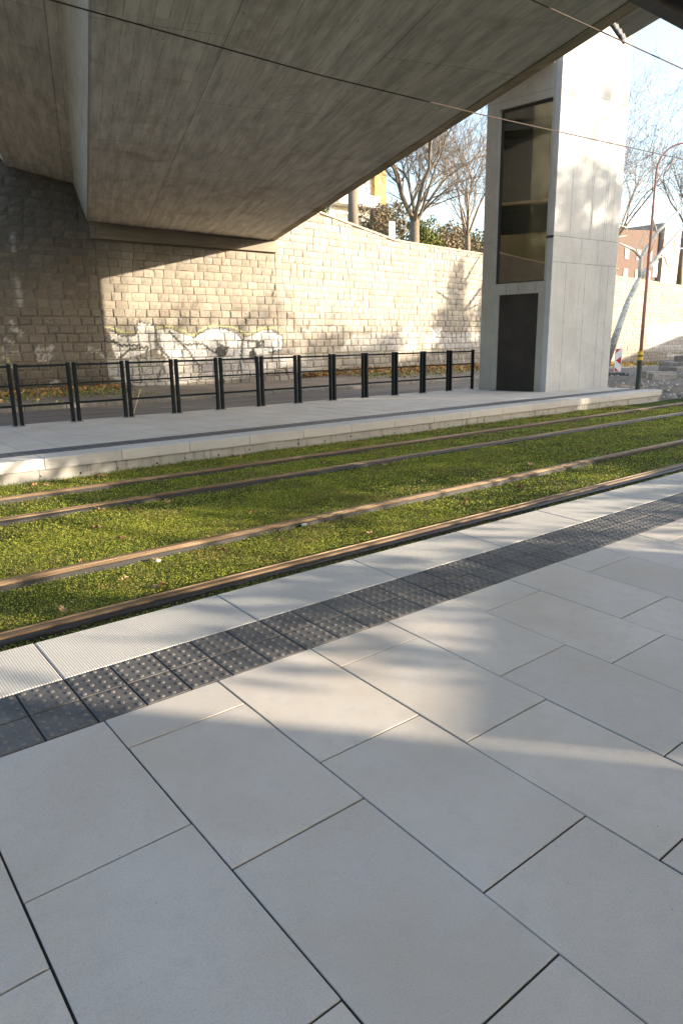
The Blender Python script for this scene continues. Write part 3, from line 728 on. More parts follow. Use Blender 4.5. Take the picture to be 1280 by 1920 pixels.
# mullionless opening on the far side is glazed too
mb = MB(); tb(mb, .35, 1.7, TB-.1, TB-.09, 2.8, 8.2); gl2 = NT("clear_glass"); gl2.t.nodes.remove(gl2.b); q = gl2.n('ShaderNodeBsdfTransparent'); q.inputs[0].default_value = (.85, .87, .85, 1)
gl2.l(q.outputs[0], gl2.t.nodes['Material Output'].inputs[0]); mb.build("rear_glass", gl2.m, troot)
mb = MB(); tb(mb, DA-.02, DB+.05, -.16, -.005, .04, .056); mb.build("door_threshold", plain("grating_steel", (.05, .05, .05), (.1, .1, .1), 60), troot)
mb = MB()
for dz_ in (0,): tb(mb, 0.0, .2, -.006, -.001, 3.80, 3.86)
mb.build("joint_seal", fm, troot)

# ================================================================== RAILING PANELS
gm_ = plain("anthracite_powder_coat", (.006, .010, .013), (.010, .014, .017), 40, .7, spec=.12)
zk_m = plain("zinc_plate", (.25, .26, .27), (.15, .15, .16), 60, .5, .6)
FY = 10.55
def make_panel():
    root = thing("railing_panel", (0, FY, FZ), "x", "railing", "railing panels along the back of the far platform")
    for x_ in (.055, .945):
        mb = MB(); mb.box(x_-.026, x_+.026, FY-.035, FY+.035, FZ+.008, FZ+1.075, .003)
        p = mb.build("post", gm_, root)
        mb = MB(); mb.box(x_-.052 if x_ < .5 else x_-.045, x_+.045 if x_ < .5 else x_+.052, FY-.08, FY+.08, FZ+.001, FZ+.009, .002)
        bp = mb.build("base_plate", zk_m, root)
        for by in (-.06, .06):
            for bx in (-.03, .03):
                mb = MB(); mb.tube([(x_+bx, FY+by, FZ+.009), (x_+bx, FY+by, FZ+.022)], .008, 6); mb.build("bolt", zk_m, bp)
    for z_, rr in ((1.03, .019), (.70, .015), (.35, .019)):
        mb = MB(); mb.box(.0812, .9188, FY-rr, FY+rr, FZ+z_-rr, FZ+z_+rr, .004); mb.build("rail", gm_, root)
    return root
proto = make_panel()
ordn = ["first", "second", "third", "fourth", "fifth", "sixth", "seventh", "eighth", "ninth", "tenth", "eleventh", "twelfth", "thirteenth", "fourteenth"]
for k in range(13):
    o = proto if k == 0 else copy_thing(proto)
    x_ = 13.4245-k
    o.location.x = x_
    o['label'] = f"dark grey steel railing panel, {ordn[k]} one to the left of the lift tower"

# ================================================================== STREET LAMP
lp = thing("street_lamp", (17.09, 7.16, FZ), "tall slim red-brown lamp post with dark sleeve and yellow band at the platform end", "street lamp")
pk = NT("faded_red_paint"); v = pk.coord(); n1 = pk.noise(pk.coord('Object', (6, 6, 1)), 3, 5, .65)
pk.out(pk.ramp(n1, [(.3, (.36, .15, .12)), (.7, (.46, .23, .19))]), .55)
dz0 = Vector((17.09, 7.16, 0)); rd = Vector((.79, -.62, 0))
mb = MB(); pts = [dz0+Vector((0, 0, 1.0)), dz0+Vector((0, 0, 2.5)), dz0+Vector((.0, 0, 4.2)), dz0+Vector((0, 0, 5.35))]; rad = [.046, .039, .030, .025]
for k in range(1, 9):
    t = k/8*1.45; pts.append(dz0+rd*(.62*(1-math.cos(t)))+Vector((0, 0, 5.35+.66*math.sin(t)))); rad.append(.025-.0008*k)
pts.append(dz0+rd*1.4+Vector((0, 0, 6.12))); rad.append(.022)
mb.tube(pts, rad, 10); mb.build("pole", pk.m, lp, smooth=True)
mb = MB(); mb.tube([dz0+Vector((0, 0, FZ)), dz0+Vector((0, 0, .80))], .066, 12); mb.build("base_sleeve", plain("dark_green_paint", (.012, .03, .026), (.03, .04, .035), 12, .45), lp, smooth=False)
ym = plain("yellow_tape", (.70, .50, .02), (.6, .42, .03), 20, .5); bm_ = plain("black_tape", (.02, .02, .02))
mb = MB(); mb.tube([dz0+Vector((0, 0, .80)), dz0+Vector((0, 0, .89))], .069, 12); mb.build("yellow_band", ym, lp)
mb = MB(); mb.tube([dz0+Vector((0, 0, .891)), dz0+Vector((0, 0, .93))], .067, 12); mb.build("black_band", bm_, lp)
mb = MB(); mb.tube([dz0+Vector((0, 0, .931)), dz0+Vector((0, 0, 1.03))], [.066, .060], 12); mb.build("collar", ym, lp)
mb = MB(); hd = dz0+rd*1.75+Vector((0, 0, 6.12)); mb.tube([dz0+rd*1.4+Vector((0, 0, 6.12)), dz0+rd*1.55+Vector((0, 0, 6.12)), hd, hd+rd*.3], [.03, .09, .12, .04], 10); mb.build("lamp_head", plain("grey_lamp_housing", (.3, .3, .3)), lp)

# ================================================================== OVERHEAD WIRES
wmt = plain("oxidised_copper_wire", (.035, .018, .014), (.05, .03, .024), 30, .7, .0)
def wire(pts, r_, lab):
    mb = MB(); mb.tube(pts, r_, 6); tag(mb.build("contact_wire", wmt), lab, "overhead wire", "tram contact wires")
wire([(-2.6, 5.96, 5.0), (2.18, 6.01, 5.0), (5.77, 6.04, 5.0), (8.93, 5.87, 5.0), (10.91, 5.69, 5.0), (14.76, 5.34, 5.0), (24, 4.3, 5.0), (50, .5, 5.0)], .0085, "long contact wire crossing under the bridge and in front of the tower window")
wire([(-2, 2.9, 5.0), (6.33, 2.92, 5.0), (9.71, 2.90, 5.0), (14, 2.7, 5), (24, 1.7, 5), (50, -2.5, 5.0)], .008, "contact wire at the top right, cutting across the bridge corner and sky")

# ================================================================== STEEL AT THE TOP RIGHT
stl = plain("dark_painted_steel", (.035, .032, .03), (.06, .055, .05), 6, .55)
cr = thing("steel_walkway", (8.5, 2.7, 5.4), "dark steel girder beside the bridge at the top right corner, with corrugated sheeting", "walkway")
mb = MB(); ZB = 5.4
# I-girder running along the track direction, z 5.4 bottom
mb.box(7.55, 22, 2.64, 2.835, ZB, ZB+.02); mb.box(7.55, 22, 2.73, 2.75, ZB+.0205, ZB+.30); mb.box(7.55, 22, 2.66, 2.82, ZB+.3005, ZB+.32)
mb.build("girder", stl, cr)
mb = MB(); mb.box(7.7, 12, .9, 2.60, ZB+.34, ZB+.42)
for k in range(3): mb.box(8.2+k*1.2, 8.3+k*1.2, .9, 2.60, ZB+.2, ZB+.338)
mb.build("deck_plate", stl, cr)
zc = NT("galvanised_sheet"); v = zc.coord(); n1 = zc.noise(v, 4, 5, .6); zc.out(zc.ramp(n1, [(.3, (.33, .31, .27)), (.7, (.45, .43, .39))]), .5, .3)
mb = MB()
# corrugated strip running with the bridge edge
pA = Vector((9.955, 3.93, 5.716)); wv = (Vector((9.20, 3.70, 5.716))-pA); ld = (Vector((9.69, 3.25, 5.716))-pA).normalized(); nseg = 8
for k in range(nseg):
    a, b = k/nseg, (k+1)/nseg; za = .0 if k % 2 else .035; zb_ = .035 if k % 2 else .0
    p0 = pA+wv*a+Vector((0, 0, za)); p1 = pA+wv*b+Vector((0, 0, zb_)); mb.quad(p0, p1, p1+ld*2.2, p0+ld*2.2)
    mb.quad(p0+Vector((0, 0, .003)), p1+Vector((0, 0, .003)), p1+ld*2.2+Vector((0, 0, .003)), p0+ld*2.2+Vector((0, 0, .003)))
mb.build("corrugated_sheet", zc.m, cr, fix=False)
mb = MB(); q0 = pA-ld*.05; mb.extr([(0, -.02), (.05, -.02), (.05, .09), (0, .09)], lambda p, z: q0-ld*p+Vector((0, 0, z)), lambda p, z: q0+wv-ld*p+Vector((0, 0, z)))
mb.build("edge_angle", stl, cr)

# ================================================================== TREES
def bare_tree(name, base, height, lab, seed, trunk_h, trunk_r, spread=.6, limbs=6, depth=5, bark=None, group=None, lean=(0, 0), rmin=.008, twigs=3, flat=1.0, up_=.25):
    rnd = random.Random(seed); base = Vector(base)
    root = thing(name, base, lab, "tree", group); tk = MB(); cr_ = MB()
    fork = base+Vector((lean[0], lean[1], trunk_h))
    tk.tube([base-Vector((0, 0, .2)), base*.65+fork*.35+Vector((rnd.uniform(-.05, .05), 0, 0)), fork], [trunk_r*1.25, trunk_r, trunk_r*.92], 10)
    def grow(p, d, L, r, dep):
        pts = [p]; rr = [r]; n = 4
        for k in range(n):
            d = (d+Vector((rnd.gauss(0, .13), rnd.gauss(0, .13), rnd.gauss(0, .1)+.03*up_*4))).normalized()
            p = p+d*L/n; pts.append(p); rr.append(max(r*(1-.42*(k+1)/n), rmin*.5))
        cr_.tube(pts, rr, 6 if r > .05 else (4 if r > .02 else 3), cap=False)
        if dep <= 0: return
        nb = 2 if dep > 2 else twigs
        for k in range(nb+1 + (1 if dep > 1 else 0)):
            at_ = pts[-1] if k < 2 else pts[rnd.choice([1, 2, 3])]
            ax = Vector((rnd.gauss(0, 1), rnd.gauss(0, 1), rnd.gauss(0, .6))).normalized()
            nd = (d+ax*rnd.uniform(.45, .85)).normalized(); nd.z += up_*.4; nd.normalize()
            grow(at_, nd, L*rnd.uniform(.6, .85), max(rr[-1]*rnd.uniform(.65, .95), rmin), dep-1)
    L0 = (height-trunk_h)*.40
    for k in range(limbs):
        a = 2*math.pi*(k+rnd.uniform(-.3, .3))/limbs; sp_ = spread*rnd.uniform(.5, 1.3)
        d = Vector((math.cos(a)*sp_, math.sin(a)*sp_*flat, 1)).normalized()
        if k == 0: d = Vector((0, 0, 1))
        grow(fork-Vector((0, 0, rnd.uniform(0, .3))), d, L0*rnd.uniform(.85, 1.15), trunk_r*rnd.uniform(.34, .48), depth)
    bark = bark or M_bark
    tk.build("trunk", bark, root, smooth=True); cr_.build("crown", bark, root, fix=False)
    return root
M_bark = plain("grey_brown_bark", (.19, .155, .115), (.11, .09, .07), 14, .9, bump=.4)
M_bark2 = plain("pale_twig_bark", (.22, .17, .125), (.14, .105, .08), 9, .9)
bare_tree("bare_tree", (27.9, 26.6, 5.9), 9.0, "large bare spreading tree behind the wall, between bridge edge and tower", 11, 1.9, .27, 1.15, 8, 5, group="bare trees on the slope", rmin=.0075, twigs=1, up_=.14)
bare_tree("bare_tree", (34.3, 28.4, 6.0), 9.5, "slim upright bare tree behind the wall, just left of the tower", 23, 1.6, .16, .40, 6, 4, twigs=1, bark=M_bark2, group="bare trees on the slope", rmin=.010, up_=.35)
bare_tree("bare_tree", (37.8, 31.5, 6.2), 10, "thin twiggy bare tree partly behind the tower", 29, 1.6, .14, .5, 5, 4, twigs=1, bark=M_bark2, group="bare trees on the slope", rmin=.010, up_=.3)
bare_tree("bare_tree", (21.75, 24.5, 6.2), 5.5, "thick-trunked bare tree whose crown is cut off by the bridge edge", 5, 2.2, .25, .6, 5, 3, group="bare trees on the slope", rmin=.012)
bare_tree("bare_tree", (56.5, 31.5, 6.5), 14, "big bare tree with drooping twiggy crown right behind the tower", 41, 3.0, .22, 1.1, 9, 5, bark=M_bark2, group="bare trees on the slope", rmin=.010, up_=.05, twigs=1)
bare_tree("bare_tree", (75.3, 35, 6.6), 14, "tall narrow bare tree at the right edge of the picture", 57, 6.0, .26, .25, 5, 3, bark=M_bark2, group="bare trees on the slope", rmin=.02, up_=.6)

# leaning white-barked tree by the road
wb = NT("white_birch_bark"); v = wb.coord(); n1 = wb.noise(wb.coord('Object', (3, 3, 8)), 2, 5, .7)
gz_ = wb.n('ShaderNodeSeparateXYZ'); wb.l(v, gz_.inputs[0])
dk = wb.ramp(wb.math('ADD', gz_.outputs[2], wb.math('MULTIPLY', n1, 1.2)), [(0, 1.0), (1, 1.0)])
low = wb.ramp(wb.math('MULTIPLY', wb.math('ADD', gz_.outputs[2], n1), .3), [(.35, 1.0), (.75, 0.0)])
c = wb.ramp(n1, [(.35, (.34, .33, .27)), (.6, (.62, .60, .52))]); c = wb.mix(low, c, (.11, .095, .07)); wb.out(c, .8)
wr = thing("birch_tree", (29.4, 15.6, -.3), "leaning tree with smooth whitish bark forking beside the red lamp post", "tree")
mb = MB(); mb.tube([(29.3, 15.6, -.4), (29.95, 15.5, 1.06), (30.4, 15.5, 1.9), (31.0, 15.5, 3.0), (31.45, 15.5, 3.6), (31.86, 15.5, 4.05)], [.20, .165, .145, .13, .125, .115], 10)
tk_ = mb.build("trunk", wb.m, wr, smooth=True)
limbs = MB()
limbs.tube([(31.86, 15.5, 4.05), (31.78, 15.5, 4.5), (31.8, 15.5, 5.0), (32.3, 15.4, 5.6), (32.75, 15.3, 6.15), (33.5, 15.2, 6.7), (34.33, 15.0, 7.4), (35.2, 15.0, 8.2), (35.7, 15.0, 9.4)], [.10, .095, .085, .078, .07, .062, .055, .04, .02], 8)
limbs.tube([(31.86, 15.5, 4.05), (32.4, 15.5, 4.45), (32.9, 15.45, 4.85), (34.2, 15.4, 5.8), (35.5, 15.3, 6.75), (37, 15.3, 8.0)], [.11, .10, .09, .078, .06, .035], 8)
limbs.tube([(31.8, 15.5, 4.98), (31.3, 15.6, 5.3), (30.7, 15.7, 5.45), (30.0, 15.8, 5.6)], [.08, .06, .045, .02], 6)
limbs.tube([(32.7, 15.3, 6.1), (32.2, 15.3, 6.7), (32.0, 15.3, 7.3)], [.05, .035, .015], 5)
limbs.tube([(33.2, 15.45, 5.0), (34.0, 15.5, 5.2), (35.2, 15.5, 5.6), (36.5, 15.5, 5.7)], [.05, .04, .03, .015], 5)
limbs.tube([(33.9, 15.45, 5.15), (34.3, 15.5, 4.8), (35.0, 15.5, 4.6)], [.035, .025, .012], 5)
rnd = random.Random(3)
for k in range(46):
    p = Vector((rnd.choice([30.2, 31.3, 32.5, 33.6, 34.6, 35.3]), 15.4, rnd.uniform(5.0, 7.4))); d = Vector((rnd.uniform(-1, 1), rnd.uniform(-.5, .5), rnd.uniform(-.2, 1))).normalized()
    limbs.tube([p, p+d*.5, p+d*1.0+Vector((0, 0, .1))], [.014, .010, .004], 3)
limbs.build("limbs", wb.m, wr, smooth=True)

# leafy clumps
def leaf_cloud(name, spec, size, mat, root=None, seed=1, lab=None, cat=None, group=None, kind=None):
    rg = np.random.default_rng(seed); Vs = []
    for (cx, cy, cz, rx, ry, rz, n) in spec:
        d = rg.normal(size=(n, 3)); d /= np.linalg.norm(d, axis=1)[:, None]
        lump = 1+.28*np.sin(d[:, 0]*5+cx)*np.sin(d[:, 1]*4+cy)+.2*np.sin(d[:, 2]*9+cz)
        r_ = rg.random(n)**.45*lump
        c0 = np.array([cx, cy, cz])+d*r_[:, None]*np.array([rx, ry, rz])
        a = rg.normal(size=(n, 3)); a /= np.linalg.norm(a, axis=1)[:, None]; b = np.cross(a, rg.normal(size=(n, 3))); b /= np.linalg.norm(b, axis=1)[:, None]
        s = size*rg.uniform(.5, 1.4, n)[:, None]
        Vs.append(np.stack([c0-a*s, c0-b*s*.5, c0+a*s, c0+b*s*.5], 1).reshape(-1, 3))
    V = np.concatenate(Vs); o = fast_mesh(name, V, np.arange(len(V)).reshape(-1, 4), mat)
    if root: o.parent = root; o.matrix_parent_inverse = root.matrix_world.inverted()
    if lab: tag(o, lab, cat, group, kind)
    return o
def leafmat(name, cols):
    t = NT(name); isl = t.island(); t.out(t.ramp(isl, [(i/(len(cols)-1), c) for i, c in enumerate(cols)]), .7, 0, .2); return t.m
LM_dark = leafmat("conifer_green", [(.02, .04, .012), (.045, .07, .02), (.07, .09, .03)])
LM_green = leafmat("shrub_green", [(.06, .09, .015), (.11, .13, .03), (.17, .17, .05)])
LM_brown = leafmat("brown_twiggy", [(.12, .10, .07), (.19, .155, .11), (.25, .20, .14), (.15, .15, .08)])
def shrub(base, spec, size, mat, lab, seed, name="shrub"):
    root = thing(name, base, lab, "shrub", "shrubs behind the wall")
    b = Vector(base); mb = MB(); rn = random.Random(seed)
    for (cx, cy, cz, rx, ry, rz, n) in spec:
        mb.tube([b-Vector((0, 0, .3)), (b+Vector((cx, cy, cz)))/2+Vector((rn.uniform(-.2, .2), 0, 0)), (cx, cy, cz)], [.09, .06, .02], 5)
    mb.build("stem", M_bark, root)
    leaf_cloud("foliage", spec, size, mat, root, seed)
shrub((33.5, 35, 6.8), [(31.5, 34, 8.5, 1.5, 1.3, 1.6, 2200), (34, 35, 9.0, 1.7, 1.3, 1.8, 2600)], .11, LM_brown, "brown leafless thicket in the gap left of the spreading bare tree", 2)
shrub((34.0, 31.6, 6.4), [(33.2, 31.5, 7.6, 1.1, .9, 1.5, 3400), (34.6, 31.8, 7.3, 1.0, .9, 1.2, 3000)], .085, LM_green, "bright green bush just right of the spreading tree's trunk", 3)
shrub((40.5, 35, 6.9), [(39.0, 34.5, 8.2, 1.7, 1.2, 1.6, 3600), (42.6, 36, 8.1, 2.0, 1.2, 1.5, 3800)], .10, LM_brown, "brown scrub behind the slim upright tree, left of the tower", 4)
shrub((48, 40, 7.3), [(46, 39.5, 8.9, 2.2, 1.5, 1.9, 2600), (50, 41, 8.7, 2.6, 1.5, 1.9, 2600)], .13, LM_dark, "dark evergreen thicket directly left of the tower window", 6)
shrub((17.0, 23.4, 6.4), [(18.6, 23.5, 7.0, .8, .6, .8, 1500)], .07, LM_dark, "small dark evergreen bush above the wall next to the bridge edge", 7)
shrub((64, 40, 7.5), [(62, 39, 9.8, 3.0, 1.5, 2.6, 4200), (67, 41, 9.6, 3.6, 1.5, 2.4, 4200), (72, 43, 9.0, 3.6, 1.5, 2.4, 3600)], .16, LM_brown, "brown scrub above the wall to the right of the tower", 8)
def canopy_tree(name, base, lab, seed, spec, size, mat):  # unseen tree whose leaf clumps are placed to cast shade
    root = thing(name, base, lab, "tree", "unseen trees shaped to cast dappled shade"); b = Vector(base); mb = MB()
    top = Vector((b.x, b.y, spec[0][2]+.5)); mb.tube([b, (b+top)/2, top], [.26, .2, .12], 8)
    for s_ in spec: mb.tube([top, (top+Vector(s_[:3]))/2+Vector((0, 0, .5)), Vector(s_[:3])], [.07, .05, .02], 5)
    mb.build("trunk", M_bark, root); leaf_cloud("crown", spec, size, mat, root, seed)

# ================================================================== BUILDINGS
pl_w = plain("white_render", (.72, .69, .62), (.64, .61, .55), 1.5, .85); pl_o = plain("ochre_render", (.60, .36, .12), (.52, .32, .12), 1.5, .85)
wg = plain("window_glass_dark", (.04, .045, .05), (.07, .075, .08), 2, .5)
bl = thing("apartment_building", (44, 55, 7), "white and ochre apartment building glimpsed beside the bridge edge above the wall", "building")
mb = MB(); mb.box(36, 45.4, 50, 62, 6, 22); mb.build("wall", pl_w, bl)
mb = MB(); mb.box(45.41, 46.8, 49.6, 62, 6, 22); mb.build("corner_bay", pl_o, bl)
for fl in range(5):
    for k in range(4):
        x_ = 36.8+k*2.2; z_ = 8.3+fl*2.9
        mb = MB(); mb.box(x_, x_+1.2, 49.93, 50-.003, z_, z_+1.4); fo = mb.build("window", wg, bl)
        mb = MB(); mb.box(x_-.08, x_, 49.88, 49.99, z_-.08, z_+1.48); mb.box(x_+1.2, x_+1.28, 49.88, 49.99, z_-.08, z_+1.48); mb.box(x_, x_+1.2, 49.88, 49.99, z_+1.4, z_+1.48); mb.box(x_, x_+1.2, 49.88, 49.99, z_-.08, z_); mb.build("frame", pl_w, fo)
for fl in range(5):
    mb = MB(); mb.box(40.5, 45.3, 48.8, 49.92, 7.4+fl*2.9, 7.55+fl*2.9); mb.box(40.5, 45.3, 48.8, 48.86, 7.552+fl*2.9, 8.4+fl*2.9); mb.build("balcony", pl_w, bl)
rb = plain("reddish_brick_render", (.10, .066, .056), (.08, .052, .046), 2, .9); rb2 = plain("pale_plaster", (.38, .31, .25), (.32, .27, .22), 2, .9)
b2 = thing("brick_building", (95, 56, 8), "long red-brown building with a pale end bay beyond the wall, right of the lamp post", "building")
mb = MB(); mb.extr([(50, 7), (50, 15.0), (57, 15.0), (57, 7)], lambda y, z: (70, y, z if z < 10 else z-1.2), lambda y, z: (99.0, y, z+.6)); mb.build("wall", rb, b2)
mb = MB(); mb.box(99.01, 103.5, 49.4, 57, 7, 16.6); mb.build("end_bay", rb2, b2)
for k in range(9):
    for fl in range(2):
        mb = MB(); x_ = 72+k*3.0; mb.box(x_, x_+1.1, 49.93, 49.997, 8.8+fl*2.6, 10.2+fl*2.6); mb.build("window", wg, b2)
mb = MB(); mb.box(103.51, 125, 51, 58, 7, 15.5); mb.build("side_wing", rb2, b2)

# sign boxes on the slope
for (p, h_, lab) in [((22.93, 23.13, 5.75), 1.05, "small white cabinet on the wall top left of the spreading bare tree"), ((55.2, 27.2, 5.35), 1.9, "small white sign panel on a post above the wall, right of the lamp post")]:
    sg = thing("sign_panel", p, lab, "sign")
    mb = MB(); mb.tube([p, (p[0], p[1], p[2]+h_*.6)], .04, 6); mb.build("post", zk_m, sg)
    ww = .17 if h_ < 1.5 else .3
    mb = MB(); mb.box(p[0]-ww, p[0]+ww, p[1]-.08, p[1]-.041, p[2]+h_*.32, p[2]+h_, .01); mb.build("panel", plain("white_panel", (.8, .8, .78), (.74, .74, .72)), sg)

# ================================================================== CHEVRON BOARD
cb = thing("warning_board", (26.1, 13.0, -.13), "red and white striped road works warning board behind the tower's right side", "warning board")
wht = plain("reflective_white", (.78, .78, .76), (.7, .7, .68), 30, .4); red = plain("reflective_red", (.55, .015, .02), (.45, .015, .02), 30, .4)
bx = Vector((.82, -.57, 0)); by = Vector((.57, .82, 0)); c0 = Vector((26.17, 13.0, 0))
BM = lambda a, b, z: c0+bx*a+by*b+Vector((0, 0, z))
mb = MB(); mb.box(-.14, .14, 0, .03, .0, .93, M=BM); mb.build("board", wht, cb)
st_ = MB()
def chev(pts): 
    i_ = len(st_.v); st_.v += [tuple(BM(a, -.004, z)) for a, z in pts]; st_.f.append(tuple(range(i_, i_+len(pts))))
chev([(-.12, .91), (.06, .91), (-.12, .74)]); chev([(.12, .62), (.12, .28), (-.10, .46)]); chev([(-.12, .19), (-.12, .02), (.06, .02)])
st_.build("stripes", red, cb, fix=False)
mb = MB(); mb.box(-.03, .03, .035, .08, -.13, .7, M=BM); mb.build("post", zk_m, cb)
mb = MB(); mb.box(-.4, .4, -.2, .3, -.15, -.03, .03, M=BM); mb.build("foot", plain("recycled_rubber_foot", (.05, .05, .05)), cb)

# ================================================================== RUBBLE, SLABS, LITTER
stn = plain("broken_concrete", (.36, .33, .29), (.22, .2, .17), 9, .9, bump=.5)
def rock(name, c, r_, seed, flat=.6, mat=None, parent=None, sx=1, sy=1):
    rn = random.Random(seed); bm = bmesh.new(); bmesh.ops.create_icosphere(bm, subdivisions=2, radius=1)
    for v_ in bm.verts:
        k = 1+rn.uniform(-.22, .22); v_.co = Vector((v_.co.x*r_*sx*k, v_.co.y*r_*sy*k, max(v_.co.z, -.5)*r_*flat*k))
    me = bpy.data.meshes.new(name); bm.to_mesh(me); bm.free(); me.materials.append(mat or stn)
    o = bpy.data.objects.new(name, me); COL.objects.link(o); o.location = c; return o
# churned soil heap at the end of the platform
def heap(name, x0, x1, y0, y1, h, seed, z0=-.2):
    rn = np.random.default_rng(seed); nx_, ny_ = 60, 30; X, Y = np.meshgrid(np.linspace(x0, x1, nx_), np.linspace(y0, y1, ny_), indexing='ij')
    a = (X-x0)/(x1-x0); b = (Y-y0)/(y1-y0); env = np.clip(np.minimum(a, 1-a)*5, 0, 1)*np.clip(np.minimum(b, 1-b)*4, 0, 1)
    Z = z0-.25+env*(.25+h*(.5+.3*np.sin(X*2.3+seed)*np.cos(Y*3.1)+.2*np.sin(X*5.1)*np.sin(Y*4.7+seed)))+env*rn.normal(0, .02, X.shape)
    V = np.stack([X, Y, Z], -1).reshape(-1, 3); F = np.array([(i*ny_+j, (i+1)*ny_+j, (i+1)*ny_+j+1, i*ny_+j+1) for i in range(nx_-1) for j in range(ny_-1)])
    return fast_mesh(name, V, F, gm.m)
o = heap("soil_heap", 16.9, 32, 8.2, 12.6, .20, 1, -.16); tag(o, "churned brown earth heaped beyond the end of the far platform", "soil", kind='stuff')
o = heap("soil_heap", 17.3, 24, 6.3, 9.0, .12, 5, -.17); tag(o, "loose pale earth around the platform end by the lamp post", "soil", kind='stuff')
rv = MB(); Vr = []; Fr = []
rg = random.Random(9)
for k in range(420):
    x_ = rg.uniform(17.3, 31); y_ = rg.uniform(7.0, 12.6); r_ = rg.uniform(.02, .075); z_ = -.08
    if rg.random() < .35: x_ = rg.uniform(17.35, 21); y_ = rg.uniform(5.9, 7.4); z_ = -.17
    i_ = len(Vr); a_ = rg.uniform(0, 6.28)
    for (dx, dy, dz_) in ((-1, -.7, 0), (1, -.8, 0), (.9, .8, 0), (-.8, .9, 0), (-.6, -.5, .9), (.7, -.4, .8), (.5, .6, 1.0), (-.5, .5, .8)):
        q = rg.uniform(.8, 1.2)*r_; Vr.append((x_+(dx*math.cos(a_)-dy*math.sin(a_))*q, y_+(dx*math.sin(a_)+dy*math.cos(a_))*q, z_+dz_*q))
    Fr += [tuple(i_+j for j in q) for q in ((0, 1, 5, 4), (1, 2, 6, 5), (2, 3, 7, 6), (3, 0, 4, 7), (4, 5, 6, 7))]
o = fast_mesh("rubble", np.array(Vr), np.array(Fr), stn); tag(o, "small broken stones scattered over the dug-up ground beyond the platform", "rubble", kind='stuff')
specs = [("slab", 29.7, 12.0, -.02, .85, .5, .16, .2, "grey concrete slab at the bottom of the pile at the right edge"),
         ("slab", 29.9, 12.1, .20, .9, .45, .13, -.1, "tilted brown-grey slab in the middle of the pile at the right edge"),
         ("slab", 30.1, 12.0, .42, .55, .4, .16, .35, "rough block lying on top of the slab pile at the right edge")]
for (nm, x_, y_, z_, a_, b_, c_, rz_, lab) in specs:
    mb = MB(); rn = random.Random(int(x_*10)); mb.box(-a_, a_, -b_, b_, -c_, c_, .05)
    mb.v = [(p[0]+rn.uniform(-.07, .07), p[1]+rn.uniform(-.07, .07), p[2]+rn.uniform(-.03, .03)) for p in mb.v]
    o = mb.build("concrete_slab", plain("broken_slab", (.30, .27, .23), (.17, .15, .125), 6, .9, bump=.5)); o.location = (x_, y_, z_); o.rotation_euler.z = rz_-.5; tag(o, lab, "slab", "broken slabs piled by the road")
for k, (x_, y_, L_, lab) in enumerate([(24.5, 10.4, 1.2, "old grey kerb block lying on the dug earth just below the striped warning board"), (23.2, 9.6, .9, "short grey block with a square hole lying at the tower's right foot")]):
    mb = MB(); mb.box(-L_/2, L_/2, -.15, .15, -.14, .14, .02); rn = random.Random(k); mb.v = [(p[0]+rn.uniform(-.02, .02), p[1], p[2]+rn.uniform(-.015, .015)) for p in mb.v]
    o = mb.build("kerb_block", stn); o.location = (x_, y_, .0); o.rotation_euler = (0, .05, -.5); tag(o, lab, "kerb block", "loose blocks by the tower")
mb = MB(); mb.box(-.9, .9, -.14, .14, -.13, .13, .015); o = mb.build("kerb_block", plain("new_white_concrete", (.66, .65, .62), (.5, .49, .46), 5, .8)); o.location = (18.55, 6.15, -.16); o.rotation_euler = (0, .03, .25)
tag(o, "new white concrete kerb lying in the rubble at the end of the far platform", "kerb block", "loose blocks by the tower")

# leaf litter
lit = leafmat("dry_leaf_litter", [(.16, .085, .03), (.30, .15, .05), (.42, .24, .09), (.24, .15, .08), (.34, .26, .12)])
def litter(n, sf, qf, size, hz=.03, seed=1, mat=lit):
    rg_ = np.random.default_rng(seed); V = []
    for k in range(n):
        s_ = sf(rg_); q = qf(rg_, s_); w0 = wall_pt(s_, 0); yb = curb_y(s_)+.25
        y_ = w0.y*(q)+yb*(1-q); zb = -.06 if s_ < 26 else float(np.interp(s_, [26, 60], [-.06, -.75])); z_ = zb*(1-q)+wbase(s_)*q+.015+rg_.random()*hz
        a_ = rg_.normal(size=3); a_[2] *= .45; a_ /= np.linalg.norm(a_); b_ = np.cross(a_, rg_.normal(size=3)); b_ /= np.linalg.norm(b_); sz = size*rg_.uniform(.5, 1.3)
        c_ = np.array([w0.x, y_, z_]); V += [c_-a_*sz, c_-b_*sz*.6, c_+a_*sz, c_+b_*sz*.6]
    return np.array(V)
V1 = litter(9000, lambda r: r.uniform(15.8, 48), lambda r, s: 1-abs(r.normal(0, .26))*min(1, (s-15.0)/4), .07, .16, 1)
V2 = litter(2600, lambda r: r.uniform(-2, 8.3), lambda r, s: 1-abs(r.normal(0, .30))*min(1, (8.8-s)/4), .06, .1, 2)
V = np.concatenate([V1, V2]); V = V[:len(V)//4*4]
o = fast_mesh("leaf_litter", V, np.arange(len(V)).reshape(-1, 4), lit); tag(o, "drift of dry brown autumn leaves along the foot of the stone wall", "leaves", kind='stuff')
V1 = litter(9000, lambda r: r.uniform(17, 60), lambda r, s: np.clip(.55+r.normal(0, .2), 0, 1), .05, .10, 3)
V2 = litter(2500, lambda r: r.uniform(-2, 7.8), lambda r, s: np.clip(.6+r.normal(0, .25), 0, 1), .045, .1, 4)
V = np.concatenate([V1, V2])
o = fast_mesh("verge_grass", V, np.arange(len(V)).reshape(-1, 4), leafmat("verge_green", [(.10, .12, .03), (.17, .17, .05), (.28, .24, .09)])); tag(o, "straggly yellow-green verge grass between road kerb and stone wall", "grass", kind='stuff')

